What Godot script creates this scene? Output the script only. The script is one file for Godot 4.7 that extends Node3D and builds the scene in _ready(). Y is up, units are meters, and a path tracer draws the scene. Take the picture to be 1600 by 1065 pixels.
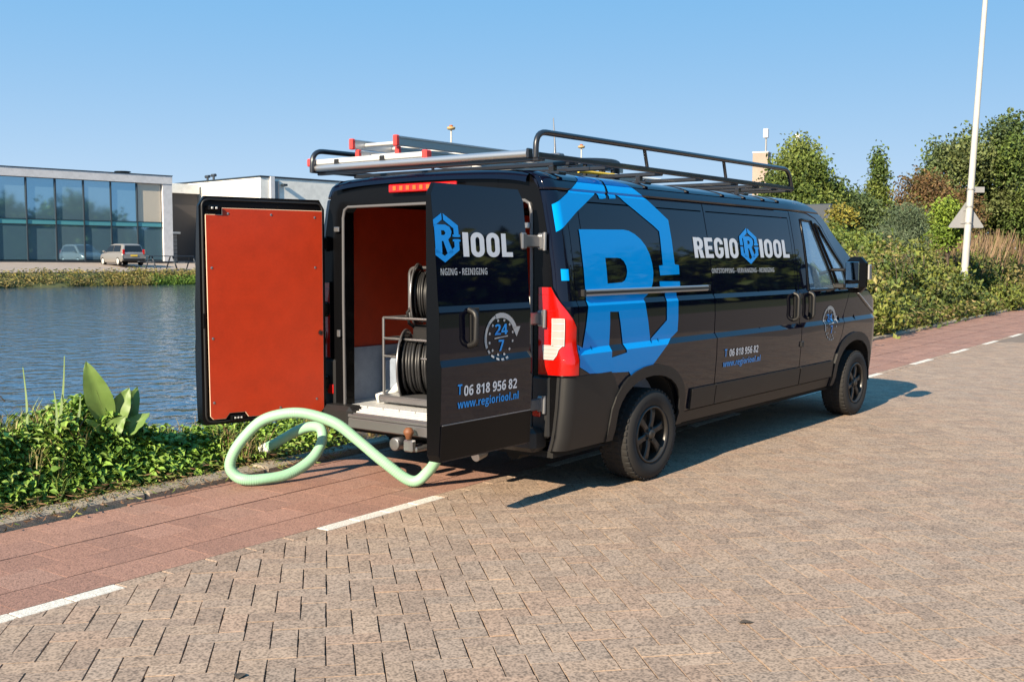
extends Node3D

# ---------------------------------------------------------------- mesh collector
class Geo:
	var v := PackedVector3Array()
	var n := PackedVector3Array()
	var ix := PackedInt32Array()
	func tri(a: Vector3, b: Vector3, c: Vector3) -> void:
		var nn := (c - a).cross(b - a)
		if nn.length_squared() < 1e-16:
			return
		nn = nn.normalized()
		var k := v.size()
		v.append(a); v.append(b); v.append(c)
		n.append(nn); n.append(nn); n.append(nn)
		ix.append(k); ix.append(k + 1); ix.append(k + 2)
	func quad(a: Vector3, b: Vector3, c: Vector3, d: Vector3) -> void:
		tri(a, b, c)
		tri(a, c, d)
	func tri_n(a: Vector3, b: Vector3, c: Vector3, na: Vector3, nb: Vector3, nc: Vector3) -> void:
		var k := v.size()
		if (c - a).cross(b - a).dot(na + nb + nc) < 0.0:
			v.append(a); v.append(c); v.append(b)
			n.append(na); n.append(nc); n.append(nb)
		else:
			v.append(a); v.append(b); v.append(c)
			n.append(na); n.append(nb); n.append(nc)
		ix.append(k); ix.append(k + 1); ix.append(k + 2)
	# smooth sheet through rows of points
	func grid(rows: Array, closed := false, ring := false) -> void:
		var h := rows.size()
		var w: int = rows[0].size()
		var base := v.size()
		var acc := PackedVector3Array()
		acc.resize(h * w)
		var faces := PackedInt32Array()
		for j in (h if ring else h - 1):
			for i in (w if closed else w - 1):
				var a := j * w + i
				var b := j * w + (i + 1) % w
				var c := ((j + 1) % h) * w + (i + 1) % w
				var d := ((j + 1) % h) * w + i
				for t in [[a, b, c], [a, c, d]]:
					var pa: Vector3 = rows[t[0] / w][t[0] % w]
					var pb: Vector3 = rows[t[1] / w][t[1] % w]
					var pc: Vector3 = rows[t[2] / w][t[2] % w]
					var nn := (pc - pa).cross(pb - pa)
					if nn.length_squared() < 1e-18:
						continue
					for q in 3:
						acc[t[q]] += nn
						faces.append(base + t[q])
		for j in h:
			for i in w:
				v.append(rows[j][i])
				var m := acc[j * w + i]
				n.append(m.normalized() if m.length_squared() > 1e-20 else Vector3.UP)
		ix.append_array(faces)
	func box(c: Vector3, s: Vector3, bevel := 0.0, bs := Basis.IDENTITY) -> void:
		var h := s * 0.5
		var e: float = min(bevel, min(h.x, min(h.y, h.z)) * 0.9)
		if e <= 0.0:
			var p := []
			for k in 8:
				p.append(c + bs * Vector3(h.x * (1 if k & 1 else -1), h.y * (1 if k & 2 else -1), h.z * (1 if k & 4 else -1)))
			quad(p[0], p[1], p[3], p[2]); quad(p[5], p[4], p[6], p[7])
			quad(p[4], p[0], p[2], p[6]); quad(p[1], p[5], p[7], p[3])
			quad(p[2], p[3], p[7], p[6]); quad(p[4], p[5], p[1], p[0])
			return
		var pt := func(sx: float, sy: float, sz: float, ax: int) -> Vector3:
			var q := Vector3(sx * (h.x - e), sy * (h.y - e), sz * (h.z - e))
			q[ax] = [sx, sy, sz][ax] * h[ax]
			return c + bs * q
		for ax in 3:
			for s1 in [-1.0, 1.0]:
				var q := []
				for uv in [[-1.0, -1.0], [1.0, -1.0], [1.0, 1.0], [-1.0, 1.0]]:
					var sg := [0.0, 0.0, 0.0]
					sg[ax] = s1; sg[(ax + 1) % 3] = uv[0]; sg[(ax + 2) % 3] = uv[1]
					q.append(pt.call(sg[0], sg[1], sg[2], ax))
				quad(q[0], q[1], q[2], q[3])
		for ax in 3:
			var a1 := (ax + 1) % 3
			var a2 := (ax + 2) % 3
			for s1 in [-1.0, 1.0]:
				for s2 in [-1.0, 1.0]:
					var lo := [0.0, 0.0, 0.0]
					var hi := [0.0, 0.0, 0.0]
					lo[ax] = -1.0; hi[ax] = 1.0
					lo[a1] = s1; hi[a1] = s1; lo[a2] = s2; hi[a2] = s2
					quad(pt.call(lo[0], lo[1], lo[2], a1), pt.call(hi[0], hi[1], hi[2], a1), pt.call(hi[0], hi[1], hi[2], a2), pt.call(lo[0], lo[1], lo[2], a2))
		for k in 8:
			var sx := 1.0 if k & 1 else -1.0
			var sy := 1.0 if k & 2 else -1.0
			var sz := 1.0 if k & 4 else -1.0
			tri(pt.call(sx, sy, sz, 0), pt.call(sx, sy, sz, 1), pt.call(sx, sy, sz, 2))
	func tube(pts: Array, rad, sides := 10, caps := true) -> void:
		var rows := []
		var m := pts.size()
		var up := Vector3.ZERO
		for i in m:
			var d: Vector3 = (pts[min(i + 1, m - 1)] - pts[max(i - 1, 0)]).normalized()
			if i == 0:
				up = d.cross(Vector3(0.31, 0.87, 0.38)).normalized()
			up = (up - d * up.dot(d)).normalized()
			var sd := d.cross(up)
			var r: float = rad[i] if rad is Array else rad
			var row := PackedVector3Array()
			for k in sides:
				var a := TAU * k / sides
				row.append(pts[i] + (up * cos(a) + sd * sin(a)) * r)
			rows.append(row)
		grid(rows, true)
		if caps:
			for e in [0, m - 1]:
				for k in range(1, sides - 1):
					tri(rows[e][0], rows[e][k], rows[e][k + 1])
	# profile of (radius, height) turned round the axis z of the given frame; sx stretches x
	func lathe(prof: Array, at: Vector3, bs := Basis.IDENTITY, segs := 24, sx := 1.0) -> void:
		var rows := []
		for p in prof:
			var row := PackedVector3Array()
			for k in segs:
				var a := TAU * k / segs
				row.append(at + bs * Vector3(p[0] * cos(a) * sx, p[0] * sin(a), p[1]))
			rows.append(row)
		grid(rows, true)
	# flat outline (x, y in the frame) pushed out along the frame's z from z0 to z1
	func prism(poly: PackedVector2Array, z0: float, z1: float, at := Vector3.ZERO, bs := Basis.IDENTITY) -> void:
		var t := Geometry2D.triangulate_polygon(poly)
		for z in [z0, z1]:
			for k in range(0, t.size(), 3):
				var a := at + bs * Vector3(poly[t[k]].x, poly[t[k]].y, z)
				var b := at + bs * Vector3(poly[t[k + 1]].x, poly[t[k + 1]].y, z)
				var c := at + bs * Vector3(poly[t[k + 2]].x, poly[t[k + 2]].y, z)
				tri(a, b, c)
		for k in poly.size():
			var p := poly[k]
			var q := poly[(k + 1) % poly.size()]
			quad(at + bs * Vector3(p.x, p.y, z0), at + bs * Vector3(q.x, q.y, z0), at + bs * Vector3(q.x, q.y, z1), at + bs * Vector3(p.x, p.y, z1))
	func mesh(m: Material) -> ArrayMesh:
		var am := ArrayMesh.new()
		if v.is_empty():
			return am
		var a := []
		a.resize(Mesh.ARRAY_MAX)
		a[Mesh.ARRAY_VERTEX] = v
		a[Mesh.ARRAY_NORMAL] = n
		a[Mesh.ARRAY_INDEX] = ix
		am.add_surface_from_arrays(Mesh.PRIMITIVE_TRIANGLES, a)
		am.surface_set_material(0, m)
		return am

# ---------------------------------------------------------------- helpers
var M := {}
var used := {}
var rng := RandomNumberGenerator.new()

func V(x: float, y: float, z: float) -> Vector3:
	return Vector3(x, y, z)

func P2(a: Array) -> PackedVector2Array:
	var p := PackedVector2Array()
	for k in range(0, a.size(), 2):
		p.append(Vector2(a[k], a[k + 1]))
	return p

func lin(r: float, g: float, b: float) -> Color:
	return Color(r, g, b).linear_to_srgb()

func mat(called: String, c: Color, rough := 0.7, metal := 0.0) -> StandardMaterial3D:
	var m := StandardMaterial3D.new()
	m.resource_name = called
	m.albedo_color = c
	m.roughness = rough
	m.metallic = metal
	m.cull_mode = BaseMaterial3D.CULL_DISABLED
	M[called] = m
	return m

func numbered(called: String) -> String:
	if not used.has(called):
		used[called] = 0
		return called
	used[called] += 1
	return "%s_%03d" % [called, used[called]]

func tag(o: Node, label: String, category: String, group := "", kind := "") -> Node:
	o.set_meta("label", label)
	o.set_meta("category", category)
	if group:
		o.set_meta("group", group)
	if kind:
		o.set_meta("kind", kind)
	return o

func thing(called: String, label: String, category: String, at := Vector3.ZERO, turn := 0.0, group := "") -> Node3D:
	var o := Node3D.new()
	o.name = numbered(called)
	add_child(o, true)
	o.position = at
	o.rotation.y = turn
	tag(o, label, category, group)
	return o

func obj(called: String, g: Geo, m: Material, parent: Node = self) -> MeshInstance3D:
	var o := MeshInstance3D.new()
	o.mesh = g.mesh(m)
	o.name = numbered(called) if parent == self else called
	parent.add_child(o, true)
	return o

func node(called: String, parent: Node) -> Node3D:
	var o := Node3D.new()
	o.name = called
	parent.add_child(o, true)
	return o

func struct(called: String, g: Geo, m: Material) -> MeshInstance3D:
	var o := obj(called, g, m)
	o.set_meta("kind", "structure")
	o.set_meta("label", called.replace("_", " "))
	return o

func put(called: String, ms: Mesh, parent: Node, at: Transform3D) -> MeshInstance3D:
	var o := MeshInstance3D.new()
	o.mesh = ms
	o.name = called
	parent.add_child(o, true)
	o.transform = at
	return o

func many(called: String, ms: Mesh, tf: Array, cols: Array, parent: Node) -> MultiMeshInstance3D:
	var mm := MultiMesh.new()
	mm.transform_format = MultiMesh.TRANSFORM_3D
	mm.use_colors = true
	mm.mesh = ms
	mm.instance_count = tf.size()
	for k in tf.size():
		mm.set_instance_transform(k, tf[k])
		mm.set_instance_color(k, cols[k])
	var o := MultiMeshInstance3D.new()
	o.multimesh = mm
	o.name = numbered(called) if parent == self else called
	parent.add_child(o, true)
	return o

# ---------------------------------------------------------------- textures
func speckle_image(size: int, seed_: int, lo: float, hi: float, amounts: Array) -> ImageTexture:
	# a tiling grey picture: grain of one, two and four pixels and a slow cloud
	var r := RandomNumberGenerator.new()
	r.seed = seed_
	var layers := []
	for step in [1, 2, 5, 32]:
		var w: int = size / step
		var a := PackedFloat32Array()
		a.resize(w * w)
		for k in w * w:
			a[k] = r.randf()
		layers.append([step, w, a])
	var im := Image.create(size, size, false, Image.FORMAT_RGB8)
	for y in size:
		for x in size:
			var s := 0.0
			for l in 4:
				var st: int = layers[l][0]
				var w: int = layers[l][1]
				var a: PackedFloat32Array = layers[l][2]
				if st == 1:
					s += amounts[l] * a[y * w + x]
				else:
					var fx := float(x) / st
					var fy := float(y) / st
					var x0 := int(fx) % w
					var y0 := int(fy) % w
					var x1 := (x0 + 1) % w
					var y1 := (y0 + 1) % w
					var tx := fx - floorf(fx)
					var ty := fy - floorf(fy)
					s += amounts[l] * lerpf(lerpf(a[y0 * w + x0], a[y0 * w + x1], tx), lerpf(a[y1 * w + x0], a[y1 * w + x1], tx), ty)
			var t := clampf(lo + (hi - lo) * s, 0.0, 1.0)
			im.set_pixel(x, y, Color(t, t, t))
	return ImageTexture.create_from_image(im)

func noise_normal(freq: float, seed_: int, size: int, bump: float) -> NoiseTexture2D:
	var fn := FastNoiseLite.new()
	fn.seed = seed_
	fn.frequency = freq
	fn.noise_type = FastNoiseLite.TYPE_SIMPLEX_SMOOTH
	fn.fractal_octaves = 4
	var t := NoiseTexture2D.new()
	t.width = size
	t.height = size
	t.seamless = true
	t.as_normal_map = true
	t.bump_strength = bump
	t.noise = fn
	return t

func triplanar(m: StandardMaterial3D, scale: float, tex: Texture2D) -> void:
	m.albedo_texture = tex
	m.uv1_triplanar = true
	m.uv1_world_triplanar = true
	m.uv1_scale = Vector3(scale, scale, scale)

func paint(c: Color, called: String, rough: float, coat: float) -> StandardMaterial3D:
	var m := mat(called, c, rough)
	m.clearcoat_enabled = coat > 0.0
	m.clearcoat = coat
	m.clearcoat_roughness = 0.03
	return m

func materials() -> void:
	var grain := speckle_image(512, 5, 0.50, 1.36, [0.72, 0.28, 0.0, 0.0])
	var soft := speckle_image(512, 9, 0.86, 1.06, [0.10, 0.2, 0.3, 0.40])
	paint(lin(0.0025, 0.0032, 0.0105), "black_paint", 0.5, 1.0).metallic_specular = 0.0
	paint(lin(0.003, 0.003, 0.0035), "jamb_black", 0.25, 0.0).metallic_specular = 0.3
	mat("plastic", lin(0.0095, 0.0092, 0.0095), 0.5)
	mat("dark", lin(0.006, 0.006, 0.006), 0.9)
	mat("rubber", lin(0.013, 0.012, 0.0115), 0.8)
	mat("seal", lin(0.10, 0.10, 0.105), 0.3)
	mat("rim", lin(0.03, 0.028, 0.026), 0.35, 0.3)
	mat("brake", lin(0.08, 0.075, 0.07), 0.5, 0.6)
	paint(lin(0.0, 0.275, 0.72), "logo_blue", 0.3, 0.5).metallic_specular = 0.1
	mat("text_white", lin(0.72, 0.72, 0.74), 0.35)
	mat("text_blue", lin(0.01, 0.29, 0.78), 0.35)
	mat("text_grey", lin(0.42, 0.42, 0.42), 0.4)
	var red := mat("red_ply", lin(0.42, 0.033, 0.007), 0.38)
	triplanar(red, 1.1, soft)
	mat("ply_edge", lin(0.62, 0.45, 0.32), 0.8)
	var grey := mat("wall_grey", lin(0.25, 0.29, 0.36), 0.5)
	triplanar(grey, 1.7, soft)
	paint(lin(0.42, 0.004, 0.002), "lens_red", 0.15, 0.8)
	paint(lin(0.22, 0.008, 0.004), "lens_dark_red", 0.15, 0.8)
	paint(lin(0.33, 0.32, 0.31), "lens_clear", 0.12, 0.8)
	paint(lin(0.05, 0.055, 0.06), "lens_smoke", 0.1, 0.8)
	mat("rust", lin(0.16, 0.06, 0.025), 0.6)
	mat("orange", lin(0.45, 0.11, 0.02), 0.3)
	var alu := mat("aluminium", lin(0.55, 0.55, 0.56), 0.34, 0.85)
	alu.metallic_specular = 0.6
	mat("alu_matt", lin(0.58, 0.58, 0.57), 0.5, 0.35)
	mat("steel", lin(0.28, 0.28, 0.29), 0.35, 0.8)
	paint(lin(0.012, 0.013, 0.017), "rack_black", 0.35, 0.5)
	mat("cap_red", lin(0.62, 0.045, 0.04), 0.5)
	mat("hose_green", lin(0.28, 0.51, 0.33), 0.42)
	mat("hose_black", lin(0.014, 0.014, 0.015), 0.45)
	mat("white_plastic", lin(0.72, 0.72, 0.68), 0.5)
	mat("yellow", lin(0.75, 0.5, 0.04), 0.5)
	mat("mast_head", lin(0.42, 0.30, 0.14), 0.6)
	var gl := mat("van_glass", Color(lin(0.33, 0.48, 0.60), 0.5), 0.02, 0.55)
	gl.transparency = BaseMaterial3D.TRANSPARENCY_ALPHA
	mat("mirror", lin(0.45, 0.48, 0.5), 0.04, 1.0)
	# ground
	var sand := mat("sand", lin(0.235, 0.18, 0.14), 0.95)
	triplanar(sand, 0.6, grain)
	for k in 6:
		var t: Array = [[0.408, 0.292, 0.210], [0.382, 0.278, 0.206], [0.43, 0.312, 0.226], [0.36, 0.258, 0.190], [0.412, 0.284, 0.203], [0.39, 0.290, 0.218]][k]
		triplanar(mat("brick_%d" % k, lin(t[0], t[1], t[2]), 0.82), 0.30, grain)
		var u: Array = [[0.385, 0.207, 0.150], [0.355, 0.192, 0.142], [0.41, 0.222, 0.163], [0.37, 0.194, 0.139], [0.38, 0.213, 0.158], [0.335, 0.178, 0.130]][k]
		triplanar(mat("tile_%d" % k, lin(u[0], u[1], u[2]), 0.85), 0.55, grain)
	var bm := mat("brick_many", Color.WHITE, 0.82)
	bm.vertex_color_use_as_albedo = true
	triplanar(bm, 0.30, grain)
	triplanar(mat("white_line", lin(0.78, 0.73, 0.64), 0.8), 0.8, grain)
	triplanar(mat("kerb", lin(0.37, 0.305, 0.23), 0.9), 0.7, grain)
	triplanar(mat("kerb_pale", lin(0.42, 0.355, 0.27), 0.9), 0.7, grain)
	triplanar(mat("soil", lin(0.14, 0.105, 0.07), 0.95), 0.6, grain)
	triplanar(mat("verge", lin(0.11, 0.12, 0.04), 0.95), 0.4, grain)
	triplanar(mat("far_ground", lin(0.10, 0.12, 0.05), 0.95), 0.05, soft)
	triplanar(mat("parking", lin(0.33, 0.27, 0.23), 0.9), 0.15, soft)
	var w := mat("water", lin(0.02, 0.05, 0.09), 0.07)
	w.metallic_specular = 0.75
	w.normal_enabled = true
	w.normal_texture = noise_normal(0.016, 3, 512, 6.0)
	w.normal_scale = 0.55
	w.uv1_triplanar = true
	w.uv1_world_triplanar = true
	w.uv1_scale = Vector3(0.16, 0.16, 0.16)
	# buildings
	triplanar(mat("white_frame", lin(0.62, 0.61, 0.62), 0.6), 0.3, soft)
	triplanar(mat("hall_wall", lin(0.82, 0.80, 0.74), 0.7), 0.2, soft)
	mat("mullion", lin(0.03, 0.04, 0.05), 0.4, 0.3)
	for k in 3:
		mat("facade_glass_%d" % k, lin([0.24, 0.21, 0.27][k], [0.42, 0.39, 0.44][k], [0.54, 0.51, 0.55][k]), [0.03, 0.05, 0.04][k], 0.72)
	mat("spandrel", lin(0.12, 0.38, 0.42), 0.15, 0.3)
	paint(lin(0.50, 0.44, 0.35), "blind", 0.3, 0.6)
	mat("dark_recess", lin(0.045, 0.04, 0.042), 0.7)
	mat("shutter", lin(0.20, 0.20, 0.21), 0.6)
	mat("far_dark", lin(0.03, 0.04, 0.055), 0.6)
	triplanar(mat("tan_block", lin(0.34, 0.27, 0.22), 0.8), 0.1, soft)
	triplanar(mat("pole_white", lin(0.47, 0.46, 0.43), 0.6), 0.7, soft)
	mat("sign_back", lin(0.30, 0.30, 0.30), 0.5, 0.3)
	mat("car_bronze", lin(0.34, 0.32, 0.30), 0.3, 0.5)
	paint(lin(0.75, 0.75, 0.74), "car_white", 0.3, 0.5)
	mat("car_glass", lin(0.012, 0.014, 0.016), 0.05)
	# plants
	var leaf := mat("leaf", Color.WHITE, 0.55)
	leaf.vertex_color_use_as_albedo = true
	leaf.backlight_enabled = true
	leaf.backlight = Color(0.35, 0.4, 0.15)
	leaf.metallic_specular = 0.35
	triplanar(mat("bark", lin(0.10, 0.075, 0.055), 0.95), 0.9, grain)
	var dock := mat("dock_leaf", lin(0.15, 0.24, 0.055), 0.5)
	dock.backlight_enabled = true
	dock.backlight = Color(0.4, 0.5, 0.15)
	triplanar(dock, 3.0, soft)
	mat("blade", lin(0.10, 0.16, 0.035), 0.6)
	mat("red_stone", lin(0.34, 0.14, 0.08), 0.9)

# ---------------------------------------------------------------- van surface
# height, half width, crease
const PROF := [[0.33, 1.085, 0], [0.42, 1.112, 0], [0.60, 1.135, 0], [0.80, 1.150, 0], [0.925, 1.152, 1], [0.962, 1.128, 1], [1.10, 1.132, 0], [1.222, 1.128, 1], [1.255, 1.112, 1], [1.45, 1.092, 0], [1.65, 1.062, 0], [1.85, 1.022, 0], [1.925, 1.004, 1], [1.938, 0.992, 1], [1.952, 0.996, 1], [1.99, 0.978, 0], [2.02, 0.955, 0], [2.042, 0.915, 0], [2.056, 0.86, 0]]

func prof_slope(k: int) -> float:
	k = clampi(k, 0, PROF.size() - 2)
	return (PROF[k + 1][1] - PROF[k][1]) / (PROF[k + 1][0] - PROF[k][0])

func prof_z(y: float) -> float:
	for k in PROF.size() - 1:
		if y <= PROF[k + 1][0]:
			return PROF[k][1] + (y - PROF[k][0]) * prof_slope(k)
	return PROF[-1][1]

func side_z(x: float, y: float) -> float:
	var z := prof_z(y)
	var t := clampf((-0.95 - x) / 0.08, 0.0, 1.0)
	z -= 0.075 * (1.0 - sqrt(maxf(0.0, 1.0 - t * t)))
	if x > 2.6:
		z -= 0.014 * (x - 2.6) * (x - 2.6)
		z -= 0.11 * smoothstep(0.0, 1.6, x - 2.6) * smoothstep(1.25, 1.9, y)
	if x > 4.52:
		var u := clampf((x - 4.52) / 0.445, 0.0, 1.0)
		z -= 0.42 * (1.0 - sqrt(1.0 - u * u * 0.98))
	return z

# a skin on the van: mode 0 right side, 1 left side, 2 rear door (x from the hinge, z outwards)
func surf(mode: int, x: float, y: float, off: float) -> Vector3:
	if mode == 2:
		return Vector3(x, y, (prof_z(y) - 1.13) * 0.55 + off)
	var z := side_z(x, y) + off
	return Vector3(x, y, z if mode == 0 else -z)

func surf_n(mode: int, x: float, y: float, strip: int) -> Vector3:
	var s0 := prof_slope(strip)
	var a := s0 if PROF[strip][2] else 0.5 * (s0 + prof_slope(strip - 1))
	var b := s0 if PROF[strip + 1][2] else 0.5 * (s0 + prof_slope(strip + 1))
	var sy := lerpf(a, b, clampf((y - PROF[strip][0]) / (PROF[strip + 1][0] - PROF[strip][0]), 0.0, 1.0))
	if mode == 2:
		return Vector3(0, -sy * 0.55, 1).normalized()
	var sx := (side_z(x + 0.004, y) - side_z(x - 0.004, y)) / 0.008
	if x > 2.7 and y > 1.25 and y < 1.95:
		sy += -0.11 * smoothstep(0.0, 1.6, x - 2.6) * (smoothstep(1.25, 1.9, y + 0.01) - smoothstep(1.25, 1.9, y - 0.01)) / 0.02
	return Vector3(-sx, -sy, 1 if mode == 0 else -1).normalized()

const STRIPS := [-50.0, -1.0285, -1.026, -1.022, -1.016, -1.008, -0.998, -0.986, -0.970, -0.95, 2.6, 2.9, 3.2, 3.5, 3.8, 4.1, 4.3, 4.4, 4.5, 4.6, 4.68, 4.76, 4.82, 4.87, 4.91, 4.94, 50.0]

func rect(x0: float, y0: float, x1: float, y1: float) -> PackedVector2Array:
	return P2([x0, y0, x1, y0, x1, y1, x0, y1])

func minus(polys: Array, hole: PackedVector2Array) -> Array:
	var out := []
	var lo := hole[0]
	var hi := hole[0]
	for p in hole:
		lo = lo.min(p)
		hi = hi.max(p)
	var cx := (lo.x + hi.x) * 0.5
	for p in polys:
		for half in [rect(-50, -50, cx, 50), rect(cx, -50, 50, 50)]:
			for q in Geometry2D.intersect_polygons(p, half):
				for r in Geometry2D.clip_polygons(q, hole):
					if not Geometry2D.is_polygon_clockwise(r):
						out.append(r)
	return out

func skin(g: Geo, polys: Array, mode: int, off: float, edge := 0.0, longest := 0.11) -> void:
	for poly in polys:
		for k in PROF.size() - 1:
			var y0: float = PROF[k][0] if k else -5.0
			var y1: float = PROF[k + 1][0] if k < PROF.size() - 2 else 9.0
			var cells := []
			for q0 in Geometry2D.intersect_polygons(poly, rect(-50, y0, 50, y1)):
				if mode == 2:
					cells.append(q0)
					continue
				for j in STRIPS.size() - 1:
					cells.append_array(Geometry2D.intersect_polygons(q0, rect(STRIPS[j], -50, STRIPS[j + 1], 50)))
			for q in cells:
				var t := Geometry2D.triangulate_polygon(q)
				var stack := []
				for j in range(0, t.size(), 3):
					stack.append([q[t[j]], q[t[j + 1]], q[t[j + 2]]])
				while stack:
					var f: Array = stack.pop_back()
					var e := [f[0].distance_to(f[1]), f[1].distance_to(f[2]), f[2].distance_to(f[0])]
					var w: int = 0 if e[0] >= e[1] and e[0] >= e[2] else 1 if e[1] >= e[2] else 2
					if e[w] > longest and absf(f[w].x - f[(w + 1) % 3].x) > 0.05:
						var mid: Vector2 = (f[w] + f[(w + 1) % 3]) * 0.5
						stack.append([f[w], mid, f[(w + 2) % 3]])
						stack.append([mid, f[(w + 1) % 3], f[(w + 2) % 3]])
						continue
					g.tri_n(surf(mode, f[0].x, f[0].y, off), surf(mode, f[1].x, f[1].y, off), surf(mode, f[2].x, f[2].y, off), surf_n(mode, f[0].x, f[0].y, k), surf_n(mode, f[1].x, f[1].y, k), surf_n(mode, f[2].x, f[2].y, k))
		if edge > 0.0:
			for k in poly.size():
				var a: Vector2 = poly[k]
				var b: Vector2 = poly[(k + 1) % poly.size()]
				var parts := int(ceil(a.distance_to(b) / 0.07))
				for j in parts:
					var p := a.lerp(b, float(j) / parts)
					var q := a.lerp(b, float(j + 1) / parts)
					g.quad(surf(mode, p.x, p.y, off), surf(mode, q.x, q.y, off), surf(mode, q.x, q.y, off - edge), surf(mode, p.x, p.y, off - edge))

func skinned(called: String, polys: Array, mode: int, off: float, m: Material, parent: Node, edge := 0.0) -> MeshInstance3D:
	var g := Geo.new()
	skin(g, polys, mode, off, edge)
	return obj(called, g, m, parent)

# lettering as flat outlines fitted into the box x0..x1, y0..y1 of a skin
func letters(g: Geo, text: String, x0: float, y0: float, x1: float, y1: float, mode: int, off := 0.004, slant := 0.0) -> void:
	var f := SystemFont.new()
	f.font_names = PackedStringArray(["Droid Sans"])
	f.font_weight = 700
	var tm := TextMesh.new()
	tm.font = f
	tm.font_size = 64
	tm.pixel_size = 0.01
	tm.depth = 0.0
	tm.curve_step = 3.0
	tm.text = text
	var a := tm.get_mesh_arrays()
	var vs: PackedVector3Array = a[Mesh.ARRAY_VERTEX]
	var ids = a[Mesh.ARRAY_INDEX]
	var lo := vs[0]
	var hi := vs[0]
	for p in vs:
		lo = lo.min(p)
		hi = hi.max(p)
	var c := []
	for p in vs:
		var fy := (p.y - lo.y) / (hi.y - lo.y)
		c.append(Vector2(lerpf(x0, x1, (p.x - lo.x) / (hi.x - lo.x)) + slant * fy, lerpf(y0, y1, fy)))
	var order := []
	if ids == null or ids.is_empty():
		order = range(vs.size())
	else:
		order = Array(ids)
	pieces = []
	for k in range(0, order.size(), 3):
		var p: Vector2 = c[order[k]]
		var q: Vector2 = c[order[k + 1]]
		var r: Vector2 = c[order[k + 2]]
		var n0 := surf_n(mode, p.x, p.y, strip_of(p.y))
		pieces.append([minf(p.x, minf(q.x, r.x)), maxf(p.x, maxf(q.x, r.x)), surf(mode, p.x, p.y, off), surf(mode, q.x, q.y, off), surf(mode, r.x, r.y, off), n0])
		g.tri_n(surf(mode, p.x, p.y, off), surf(mode, q.x, q.y, off), surf(mode, r.x, r.y, off), n0, n0, n0)

var pieces := []

func round_box(x0: float, y0: float, x1: float, y1: float, r: float, rx := 0.0) -> PackedVector2Array:
	var p := PackedVector2Array()
	var q := rx if rx > 0.0 else r
	for c in [[x1 - q, y1 - r, 0], [x0 + q, y1 - r, 1], [x0 + q, y0 + r, 2], [x1 - q, y0 + r, 3]]:
		for k in 7:
			var a: float = (c[2] + k / 6.0) * PI * 0.5
			p.append(Vector2(c[0] + q * cos(a), c[1] + r * sin(a)))
	return p

# bold narrow capital in the unit square
func capital(ch: String) -> Array:
	match ch:
		"I":
			return [rect(0, 0, 1, 1)]
		"L":
			return [P2([0, 0, 1, 0, 1, 0.2, 0.42, 0.2, 0.42, 1, 0, 1])]
		"E":
			return [P2([0, 0, 1, 0, 1, 0.19, 0.42, 0.19, 0.42, 0.41, 0.9, 0.41, 0.9, 0.59, 0.42, 0.59, 0.42, 0.81, 1, 0.81, 1, 1, 0, 1])]
		"O":
			return minus([round_box(0, -0.015, 1, 1.015, 0.30, 0.48)], round_box(0.35, 0.18, 0.65, 0.82, 0.13, 0.15))
		"G":
			var o := minus([round_box(0, -0.015, 1, 1.015, 0.30, 0.48)], round_box(0.35, 0.18, 0.65, 0.82, 0.13, 0.15))
			var out := []
			for p in o:
				out.append_array(Geometry2D.clip_polygons(p, rect(0.5, 0.53, 1.2, 0.68)))
			out.append(rect(0.5, 0.39, 0.648, 0.53))
			return out
		"R":
			var body := merge([rect(0, 0, 0.37, 1), round_box(0.1, 0.40, 1.0, 1, 0.27, 0.42)])
			var r := minus(body, round_box(0.37, 0.57, 0.63, 0.83, 0.12, 0.14))
			r.append(P2([0.60, 0, 1.02, 0, 0.86, 0.398, 0.46, 0.398]))
			return r
	return []

func name_letters(text: String, x0: float, y0: float, x1: float, y1: float, mode: int, parent: Node) -> void:
	var widths := {"I": 0.42, "L": 0.86, "E": 0.90, "O": 1.0, "G": 1.0, "R": 1.0}
	var total := 0.0
	for ch in text:
		total += widths[ch] + 0.16
	total -= 0.16
	var k := (x1 - x0) / total
	var x := x0
	for ch in text:
		var polys := []
		for p in capital(ch):
			var q := PackedVector2Array()
			for v in p:
				q.append(Vector2(x + v.x * widths[ch] * k, lerpf(y0, y1, v.y)))
			polys.append(q)
		skinned("name_letter", polys, mode, 0.0035, M.text_white, parent)
		x += (widths[ch] + 0.16) * k

func strip_of(y: float) -> int:
	for k in PROF.size() - 1:
		if y <= PROF[k + 1][0]:
			return k
	return PROF.size() - 2

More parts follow.
